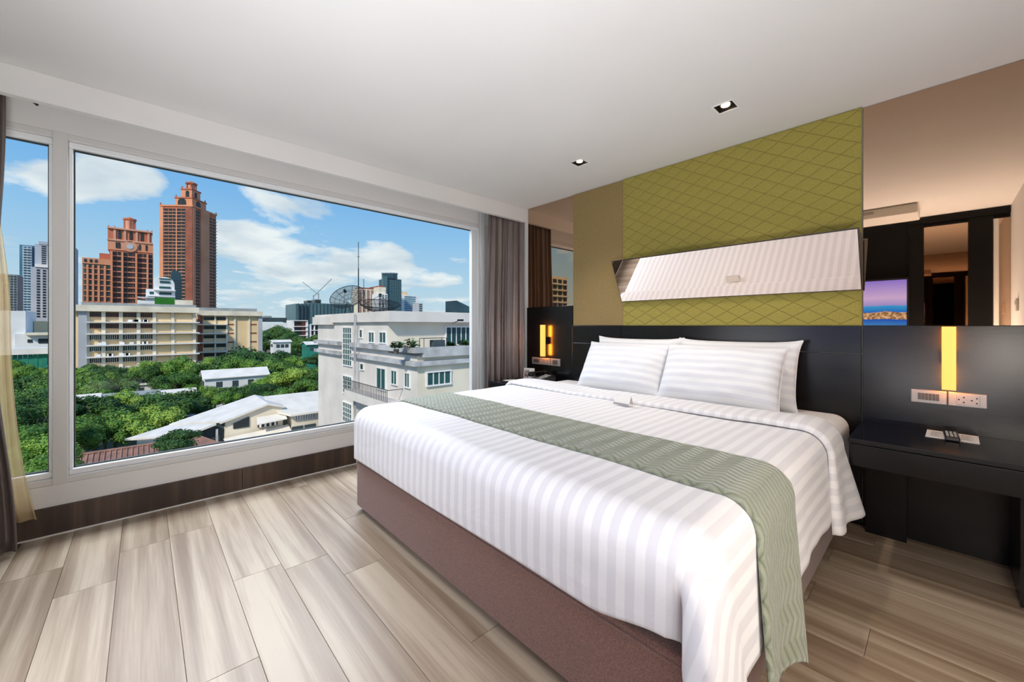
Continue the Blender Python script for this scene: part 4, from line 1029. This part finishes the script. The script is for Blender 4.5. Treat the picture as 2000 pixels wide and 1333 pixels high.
t8 = thing('dark_roofed_hall', 'long low hall with a dark roof beyond the beige office building', 'building', (0, 0, 0))
XN = at(540, 636, 300).x
part('wall', [(XN - 12, XN, yx(505, XN)[0], yx(572, XN)[0], GZ, zat(632, 300))], 'white_paint', t8)
part('roof', [(XN - 12, XN + .5, yx(505, XN)[0], yx(560, XN)[0], zat(629, 300), zat(621, 300))], 'glass_mid', t8)
part('roof', [(XN - 12, XN + .5, yx(560, XN)[0], yx(572, XN)[0], zat(630, 300), zat(627.5, 300))], 'glass_dark', t8)
part('penthouse', [(XN - 8, XN - 2, yx(518, XN)[0], yx(532, XN)[0], zat(621, 300), zat(617.5, 300))], 'roof_grey', t8)
t9 = thing('construction_block', 'wide grey-green netted construction block on the horizon', 'building', (0, 0, 0))
XO = at(610, 636, 420).x
part('netted_wall', [(XO - 40, XO, yx(577.5, XO)[0], yx(604, XO)[0], GZ, zat(594.5, 420))], 'glass_block', t9)
part('netted_wall', [(XO - 40, XO + 2, yx(604, XO)[0], yx(690, XO)[0], GZ, zat(592.5, 420))], 'glass_block', t9)
part('net_seams', [(XO - .1, XO + 2.5, yx(u, XO)[0] - .25, yx(u, XO)[0] + .25, GZ, zat(594, 420)) for u in range(582, 690, 7)], 'glass_mid', t9, kind='stuff')
part('roof_plant', [(XO - 20, XO - 5, yx(604, XO)[0], yx(611, XO)[0], zat(593, 420), zat(587, 420)), (XO - 20, XO - 5, yx(619, XO)[0], yx(630, XO)[0], zat(593, 420), zat(584.5, 420))], 'glass_dark', t9)
def crane(u, v0, v1, uj, vj, label, d=425):
    c_ = thing('tower_crane', label, 'crane', at(u, v0, d)); b0 = at(u, v0, d)
    bm = bmesh.new(); tube(bm, (0, 0, 0), at(u, v1, d) - b0, .5, 4); obj('mast', bm, 'roof_grey', c_)
    bm = bmesh.new(); tube(bm, at(u, v1 + 3, d) - b0, at(uj, vj, d) - b0, .35, 4); obj('jib', bm, 'roof_grey', c_)
crane(622, 586, 573, 591, 551, 'luffing tower crane with a long raised jib, on the netted block')
crane(612, 588, 577, 648, 545, 'second tower crane with its jib raised to the right')
# ---- distant towers right of the mast -------------------------------------------------
XP = at(760, 636, 600).x
def yp(u): return yx(u, XP)[0]
def dtw(name, label, u0, u1, v, m, rows, cols, g, extra=(), xo=0):
    X_ = XP + xo; D_ = yx((u0 + u1) / 2, X_)[1]; Y_ = lambda u: yx(u, X_)[0]; Z_ = lambda v_: zat(v_, D_)
    t_ = thing(name, label, 'building', (0, 0, 0)); part('shaft', [(X_ - 20, X_, Y_(u0), Y_(u1), GZ, Z_(v))], m, t_)
    face_x(t_, X_ + .1, Y_(u0), Y_(u1), GZ + 20, Z_(v + 2), rows, cols, None, g)
    for (a, b, v0, v1, mm) in extra: part('upper_block', [(X_ - 18, X_ - 2, Y_(a), Y_(b), Z_(v0), Z_(v1))], mm, t_)
    return t_
dtw('residential_tower', 'cream and brown residential tower right of the antenna mast', 699, 731, 565, 'beige_band', 22, 4, 'brown_block', [(703, 730, 565, 562, 'brown_block'), (731, 744, 640, 559, 'brown_block')])
dtw('residential_tower', 'white residential tower beside the dark glass tower', 739, 757, 574, 'white_paint', 18, 3, 'glass_mid', [(741, 755, 574, 561, 'beige_band'), (744, 752, 561, 558, 'brown_block')], xo=60)
gt = thing('glass_tower', 'dark blue glass tower with a round top on the horizon', 'building', (0, 0, 0))
part('shaft', [(XP - 20, XP + 6, yx(755, XP + 6)[0], yx(784, XP + 6)[0], GZ, zat(544, 590))], 'dark_glass', gt)
part('left_face', [(XP + 5, XP + 9, yx(746, XP + 6)[0], yx(755, XP + 6)[0], GZ, zat(540, 590))], 'glass_block', gt)
face_x(gt, XP + 6.1, yx(756, XP + 6)[0], yx(783, XP + 6)[0], GZ + 20, zat(546, 590), 26, 6, None, 'glass_block', wf=.8, frac=.6)
q_ = yx(761, XP - 4)[0]; bm = bmesh.new(); tube(bm, (XP - 4, q_, zat(545, 600)), (XP - 4, q_, zat(534, 600)), 11.5, 16); obj('round_top', bm, 'dark_glass', gt)
bm = bmesh.new(); tube(bm, (XP - 4, q_, zat(535, 600)), (XP - 4, q_, zat(533, 600)), 12.2, 16); obj('roof_ring', bm, 'tower_white', gt)
dtw('office_tower', 'striped pale office tower right of the dark glass tower', 784, 817, 577, 'white_paint', 14, 1, 'tower_blue', [(784, 797, 577, 571, 'beige_wall')], xo=-40)
dtw('office_tower', 'small pale tower at the right end of the distant skyline', 817, 826, 592, 'tower_white', 10, 1, 'glass_mid')
wt = thing('wedge_building', 'dark glass building with a slanted top near the right edge of the window', 'building', (0, 0, 0))
XQ = at(905, 636, 300).x; bm = bmesh.new(); y0_, y1_ = yx(892, XQ)[0], yx(945, XQ)[0]
prism(bm, [(y0_, GZ), (y1_, GZ), (y1_, zat(612, 300)), (y0_, zat(588, 300))], 'x', XQ - 15, XQ); obj('glass_body', bm, 'dark_glass', wt)

# ---- houses among the trees ------------------------------------------------------------
def roof(par, pts, th=.22, m='roof_white', nm='roof'):
    bm = bmesh.new(); poly(bm, pts, (0, 0, -th)); return obj(nm, bm, m, par)
hA = thing('white_roofed_house', 'large white-roofed house with a broad gable, left of the white block', 'house', (0, 0, 0))
zr = -7.9
apF, apB = (-49.7, 7.6, zr), (-57.5, 7.6, zr)
roof(hA, [apF, apB, (-57.5, -.8, -10.3), (-50.5, 3.1, -9.35), (-49.7, 3.1, -9.35)])
roof(hA, [apF, (-49.7, 9.3, -8.45), (-57.5, 9.3, -8.45), apB])
roof(hA, [(-50.2, 2.8, -9.5), (-57.5, -.8, -10.4), (-57.5, -4.5, -11.3), (-50.2, .2, -10.3)])
bm = bmesh.new(); prism(bm, [(3.6, GZ), (9.2, GZ), (9.2, -8.7), (7.6, -8.15), (3.6, -9.45)], 'x', -57, -50.1); obj('wall', bm, 'beige_band', hA)
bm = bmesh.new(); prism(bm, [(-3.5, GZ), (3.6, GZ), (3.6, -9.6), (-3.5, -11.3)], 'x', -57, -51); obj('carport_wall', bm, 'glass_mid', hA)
bm = bmesh.new(); poly(bm, [(-50.05, 4.3, -10.35), (-50.05, 5.8, -10.35), (-50.05, 5.8, -9.2), (-50.05, 4.3, -9.75)], (.06, 0, 0)); obj('gable_window', bm, 'glass_dark', hA)
for x_ in (-50.6,):
    for y_ in (-.5, 1.2, 2.9): part('post', [(x_ - .1, x_ + .1, y_ - .1, y_ + .1, GZ, -10.2)], 'stained_ledge', hA)
# right wing: ridge along y, slope to camera
hB = thing('white_roofed_house', 'white-roofed two-storey wing between the gabled house and the white block', 'house', (0, 0, 0))
roof(hB, [(-54, 8.0, -7.7), (-54, 22, -7.7), (-48.3, 22, -9.3), (-48.3, 9.6, -9.3), (-49.6, 8.6, -9.0)])
part('wall', [(-54, -49.0, 9.9, 21.5, GZ, -9.35)], 'cream_render', hB)
part('recess', [(-49.02, -48.95, 10.1, 12.4, -10.2, -9.6)], 'stained_ledge', hB)
for k in range(8): part('lattice', [(-48.95, -48.85, 10.15 + k * .28, 10.25 + k * .28, -10.2, -9.6)], 'white_paint', hB)
for (a, b) in ((9.9, 11.1), (11.25, 12.5), (13.2, 14.6)): part('window', [(-49.02, -48.92, a, b, -12.2, -10.9)], 'glass_mid', hB)
roof(hB, [(-49.9, 6.5, -9.4), (-49.9, 9.3, -9.25), (-48.6, 9.3, -9.7), (-48.6, 6.3, -9.9)], .12)
part('window', [(-50.0, -49.9, 6.6, 8.6, -10.6, -9.75)], 'glass_dark', hB)
for k in range(4): part('louvre', [(-49.9, -49.82, 6.75 + k * .5, 6.95 + k * .5, -10.6, -9.75)], 'white_paint', hB)
roof(hB, [(-49.8, 3.4, -11.2), (-49.8, 9.7, -10.7), (-47.4, 9.7, -11.4), (-46.8, 6.8, -12.2), (-46.8, 4.2, -12.6)], .15)
part('porch_wall', [(-49.5, -47.4, 4.2, 9.0, GZ, -12.1)], 'cream_render', hB)
for k in range(5): part('window', [(-47.42, -47.3, 6.9 + k * .45, 7.2 + k * .45, -13.2, -12.2)], 'glass_mid', hB)
roof(hB, [(-45.4, 1.0, -12.9), (-45.4, 8.5, -12.6), (-42.8, 8.3, -13.4), (-42.8, 0.2, -13.8)], .15, 'roof_white', 'porch_roof')
part('porch_block', [(-45.3, -43, 1.2, 8.2, GZ, -13.7)], 'cream_render', hB)
def gable_house(label, u, v, d, lx, ly, hr, hw, m='roof_white', wall='white_paint', axis='y'):
    p = at(u, v, d); h = thing('small_house', label, 'house', (p.x, p.y, GZ)); z1 = p.z - GZ; z0 = z1 - hr
    if axis == 'y':
        A, B = (0, -ly / 2 - .4, z1), (0, ly / 2 + .4, z1)
        roof(h, [A, B, (lx / 2 + .4, ly / 2 + .4, z0), (lx / 2 + .4, -ly / 2 - .4, z0)], .15, m); roof(h, [A, B, (-lx / 2 - .4, ly / 2 + .4, z0), (-lx / 2 - .4, -ly / 2 - .4, z0)], .15, m)
        bm = bmesh.new(); prism(bm, [(-lx / 2, 0), (lx / 2, 0), (lx / 2, z0 - .1), (0, z1 - .2), (-lx / 2, z0 - .1)], 'y', -ly / 2, ly / 2); obj('wall', bm, wall, h)
    for k in range(3):
        part('window', [(lx / 2, lx / 2 + .05, -ly / 3 + k * ly / 4, -ly / 3 + k * ly / 4 + 1.0, z0 - 1.9, z0 - .8)], 'glass_mid', h)
        part('window', [(-lx / 3 + k * lx / 4, -lx / 3 + k * lx / 4 + .7, -ly / 2 - .05, -ly / 2, z0 - 1.7, z0 - .7)], 'glass_mid', h)
    return h
gable_house('small white gabled house standing alone among the trees', 460, 720, 82, 5, 10.5, 1.4, 3)
gable_house('low white shed roof in front of the office building trees', 285, 739, 100, 5, 16, 1.2, 3)
gable_house('low grey-roofed shed between the round trees', 245, 766, 66, 5, 8, 1.3, 3, 'roof_grey')
gable_house('white flat-topped hut far along the grove', 548, 664, 130, 4, 5, .6, 3)
gable_house('white roof strip behind trees near the centre', 345, 760, 75, 3, 5, .6, 3)
gable_house('pale house partly hidden at the left of the grove', 145, 772, 60, 5, 5, 1.2, 3)
gable_house('small pale hut beside the townhouses at the end of the grove', 612, 667, 120, 5, 5, .8, 3, 'roof_white', 'hoarding')
# long red tiled roof in the foreground: ribs of tile
rt = thing('red_tiled_roof', 'long faded red tiled roof under the trees below the window', 'roof', (0, 0, 0))
XRf = -45.8
ya, yb2 = -9.5, -1.6
roof(rt, [(XRf - 2.4, ya, -10.3), (XRf - 2.4, yb2, -10.3), (XRf, yb2, -11.1), (XRf, ya, -11.1)], .2, 'roof_tile', 'roof_slope')
bm = bmesh.new(); k = ya
while k < yb2: tube(bm, (XRf - 2.4, k, -10.28), (XRf + .05, k, -11.1), .07, 5); k += .36
obj('tile_rows', bm, 'roof_tile', rt, kind='stuff')
part('wall', [(XRf - 2.2, XRf - .3, ya + .3, yb2 - .3, GZ, -11.0)], 'rubble', rt)
bm = bmesh.new(); tube(bm, (XRf - 2.4, ya, -10.25), (XRf - 2.4, yb2, -10.25), .14, 6); obj('ridge', bm, 'roof_tile', rt)
rt2 = thing('pink_hip_roof', 'small faded pink hip roof at the foot of the white-roofed house', 'roof', (0, 0, 0))
pA = at(386, 849, 41); bm = bmesh.new(); poly(bm, [(pA.x, pA.y, pA.z), (pA.x + 2.2, pA.y + 2.6, pA.z - 1.3), (pA.x + 2.2, pA.y - 2.6, pA.z - 1.3)], (0, 0, -.15)); poly(bm, [(pA.x, pA.y, pA.z), (pA.x - 2.2, pA.y - 2.6, pA.z - 1.3), (pA.x + 2.2, pA.y - 2.6, pA.z - 1.3)], (0, 0, -.15)); obj('roof', bm, 'roof_tile', rt2)
part('wall', [(pA.x - 1.9, pA.x + 1.9, pA.y - 2.2, pA.y + 2.2, GZ, pA.z - 1.5)], 'rubble', rt2)

# building behind, seen only in the narrow bronze mirror
bh = thing('golden_building', 'pale yellow building reflected in the narrow wall mirror', 'building', (0, 0, 0))
part('wall', [(-60, -40, -80, -38, GZ, 3.6)], 'gold_render', bh)
face_x(bh, -39.98, -80, -39, -12, 3.2, 5, 14, 'beige_band', 'glass_teal', wf=.7)
face_y(bh, -37.9, -60, -41, -12, 3.2, 5, 7, None, 'glass_teal', wf=.7)
bt = thing('residential_tower', 'tall beige tower reflected in the narrow wall mirror', 'building', (0, 0, 0))
part('shaft', [(-150, -130, -160, -140, GZ, 26)], 'beige_wall', bt)
face_x(bt, -129.9, -160, -140, -12, 25, 12, 5, 'beige_band', 'glass_dark')

# ---- trees ---------------------------------------------------------------------------------
def crown_mesh(seed, n_l, n_leaf, flat, size, mname):
    r3 = random.Random(seed); vs = []; fs = []
    lumps = []
    for k in range(n_l):
        a = r3.random() * 6.283; rad = math.sqrt(r3.random()) * .72; z = r3.uniform(-.35, .55) * flat * (1.2 - rad)
        lumps.append((Vector((rad * math.cos(a), rad * math.sin(a), z)), r3.uniform(.26, .42)))
    bmx = bmesh.new()
    for c, rr5 in lumps:
        g = bmesh.ops.create_icosphere(bmx, subdivisions=1, radius=rr5 * .80)
        for v in g['verts']: v.co = Vector((v.co.x, v.co.y, v.co.z * flat)) * (1 + .15 * noise.noise(v.co * 4)) + c
    for k in range(n_leaf):
        c, rr5 = lumps[r3.randrange(n_l)]
        d = Vector((r3.gauss(0, 1), r3.gauss(0, 1), r3.gauss(.25, 1))).normalized()
        p = c + Vector((d.x, d.y, d.z * flat)) * rr5 * r3.uniform(.82, 1.08)
        n_ = (d + Vector((r3.gauss(0, .5), r3.gauss(0, .5), r3.gauss(.2, .5)))).normalized()
        t_ = n_.orthogonal().normalized(); t_.rotate(Matrix.Rotation(r3.random() * 6.28, 3, n_)); b_ = n_.cross(t_); s = size * r3.uniform(.6, 1.3)
        f_ = bmx.faces.new([bmx.verts.new(q) for q in (p - t_ * s, p - b_ * s * .55, p + t_ * s, p + b_ * s * .55)])
    me = bpy.data.meshes.new('crown'); bmx.to_mesh(me); bmx.free(); me.materials.append(MATS[mname]); return me
def trunk_mesh():
    bm = bmesh.new(); tube(bm, (0, 0, -2.2), (0, 0, -.2), .07, 7, .045)
    for a in range(4): tube(bm, (0, 0, -.7), (.4 * math.cos(a * 1.6), .4 * math.sin(a * 1.6), .1), .035, 5, .015)
    me = bpy.data.meshes.new('trunk'); bm.to_mesh(me); bm.free(); me.materials.append(MATS['bark']); return me
TR = trunk_mesh()
protos = []
for s, (m_, fl_, nl) in enumerate((('leaf', .75, 14), ('leaf_dark', .8, 13), ('leaf_bright', .7, 16), ('leaf', .95, 12), ('leaf_dark', .6, 18), ('leaf_bright', .85, 13))):
    protos.append(crown_mesh(s + 11, nl, 4200, fl_, .045, m_))
def tree(x, y_, top, rad, k, label, group, name='tree'):
    # the crown's top at height top; trunk stands on the ground
    hz_ = rad * .72; zc = top - hz_
    t_ = thing(name, label, 'tree', (x, y_, GZ), group, rnd.random() * 6.28)
    c = bpy.data.objects.new('crown', protos[k % 6]); col.objects.link(c); c.parent = t_; c.scale = (rad, rad, rad * rnd.uniform(.85, 1.05)); c.location = (0, 0, zc - GZ)
    q = bpy.data.objects.new('trunk', TR); col.objects.link(q); q.parent = t_; L_ = zc - GZ + .2 * rad
    q.scale = (rad * .9, rad * .9, max(.3, (L_) / 2.2)); q.location = (0, 0, L_)
    return t_
def clear(p, r):
    for (x0, x1, y0, y1) in ((-58.5, -42, -3, 22.5), (-47.5, -23, 11, 43), (XB - 15, XB + 3, -24, 12), (-190, XW + 3, 5, 34), (-49.5, -45, -9.6, -1.4)):
        if x0 - r * .6 < p.x < x1 + r * .6 and y0 - r * .6 < p.y < y1 + r * .6: return False
    return True
n_t = 0
TONE = ['mid green', 'dark green', 'light green', 'mid green', 'dark green', 'light green']
def where(u, g):
    if g == 'near': return 'in the narrow left window pane, nearest below' if u < 118 else ('at the lower left of the large pane, before the grey-roofed shed' if u < 240 else 'between the red tiled roof and the round dark tree')
    if g == 'off': return 'at the foot of the office building, left half' if u < 300 else 'at the foot of the office building, right half'
    if g == 'far': return 'close beside the white apartment block' if u > 560 else 'between the lone small gabled house and the white block'
    return 'in the middle grove of the narrow left pane' if u < 118 else ('in the middle grove below the long beige building, left half' if u < 270 else 'in the middle grove left of the lone small gabled house')
def put(u, v, d, rad, k, g):
    global n_t
    p = at(u, v, d)
    if not clear(p, rad): return
    w_ = where(u, g); tree(p.x, p.y, p.z, rad, k, TONE[k % 6] + ' leafy tree ' + w_, 'trees ' + w_); n_t += 1
# singled-out trees
p = at(315, 752, 60); tree(p.x, p.y, p.z, 4.6, 1, 'large round dark green tree in front of the grey-roofed shed', None)
p = at(185, 760, 52); tree(p.x, p.y, p.z, 4.2, 0, 'round green tree at the left, above the light green shrubs', None)
p = at(480, 664, 105); tree(p.x, p.y, p.z, 9.5, 1, 'wide dark green tree against the end of the office building', None)
p = at(355, 828, 36); tree(p.x, p.y, p.z, 2.2, 4, 'dark shrub in front of the white-roofed house carport', None)
rr = random.Random(21)
for (u, v, d, r_, k) in [(165, 790, 50, 3.6, 2), (225, 798, 47, 3.4, 5), (290, 790, 48, 3.4, 2), (150, 820, 44, 3.0, 5), (205, 815, 45, 2.8, 3), (262, 815, 45, 2.9, 0), (315, 812, 44, 2.6, 5), (60, 790, 40, 3.4, 3), (90, 800, 38, 3.2, 2), (40, 830, 33, 3, 5),
                       (80, 850, 30, 2.4, 5), (330, 785, 60, 2.6, 0), (340, 842, 38, 1.9, 3), (20, 760, 46, 4, 1), (110, 755, 50, 4, 4), (75, 745, 58, 4.4, 1), (165, 900, 33, 1.4, 2), (230, 896, 33, 1.3, 5), (200, 915, 30, 1.5, 0), (290, 888, 33, 1.3, 0), (95, 885, 27, 1.8, 5), (40, 880, 27, 2.2, 2), (120, 885, 29, 1.5, 3),
                       (420, 752, 70, 2.6, 3), (455, 748, 70, 2.6, 4), (490, 745, 72, 3, 0), (520, 742, 70, 2.8, 1), (440, 762, 62, 2.2, 5)]:
    put(u, v, d, r_, k, 'near')
for d, rad, g in ((58, 3.2, 'mid'), (68, 3.4, 'mid'), (78, 3.6, 'mid'), (88, 3.8, 'mid'), (98, 4.0, 'mid'), (110, 4.2, 'off'), (124, 4.6, 'off')):
    u = -10 + rr.random() * 20
    while u < 640:
        z = GZ + rr.uniform(5.5, 8.6) + (1.2 if u > 430 else 0) + (d - 58) * .02
        v = 636 - (z - CZ) * FPX / d
        gg = g if u < 470 else 'far'
        if not (d < 66 and 330 < u < 640) and not (395 < u < 515 and 78 < d < 0) and not (d < 80 and 400 < u < 520 and v < 745) and not (d < 98 and 235 < u < 330 and v < 746 and d > 66):
            put(u, v, d, rad * rr.uniform(.8, 1.25), rr.randrange(6), gg)
        u += rad * 1.35 * FPX / d * rr.uniform(.8, 1.25)
for d, rad in ((140, 5.2), (160, 5.6), (185, 6.2), (205, 6.8)):
    u = 512 + rr.random() * 8
    while u < 640:
        top = GZ + rr.uniform(8, 12) + (d - 140) * .06; v = 636 - (top - CZ) * FPX / d
        p = at(u, v, d)
        if clear(p, rad): tree(p.x, p.y, p.z, rad * rr.uniform(.8, 1.1), rr.choice((1, 4)), 'large dark tree at the far back of the grove beside the white block', 'trees at the back of the grove')
        u += rad * 1.3 * FPX / d
for u, v in ((545, 632), (530, 637), (560, 640), (518, 642), (572, 650)):
    p = at(u, v, 215); tree(p.x, p.y, p.z, 7, 1 if u % 2 else 4, 'tree on the rise in front of the brick townhouses', 'trees before the townhouses')
# hillside strip of plain ground cover between trees
print('trees', n_t, 'objects', len(bpy.data.objects))
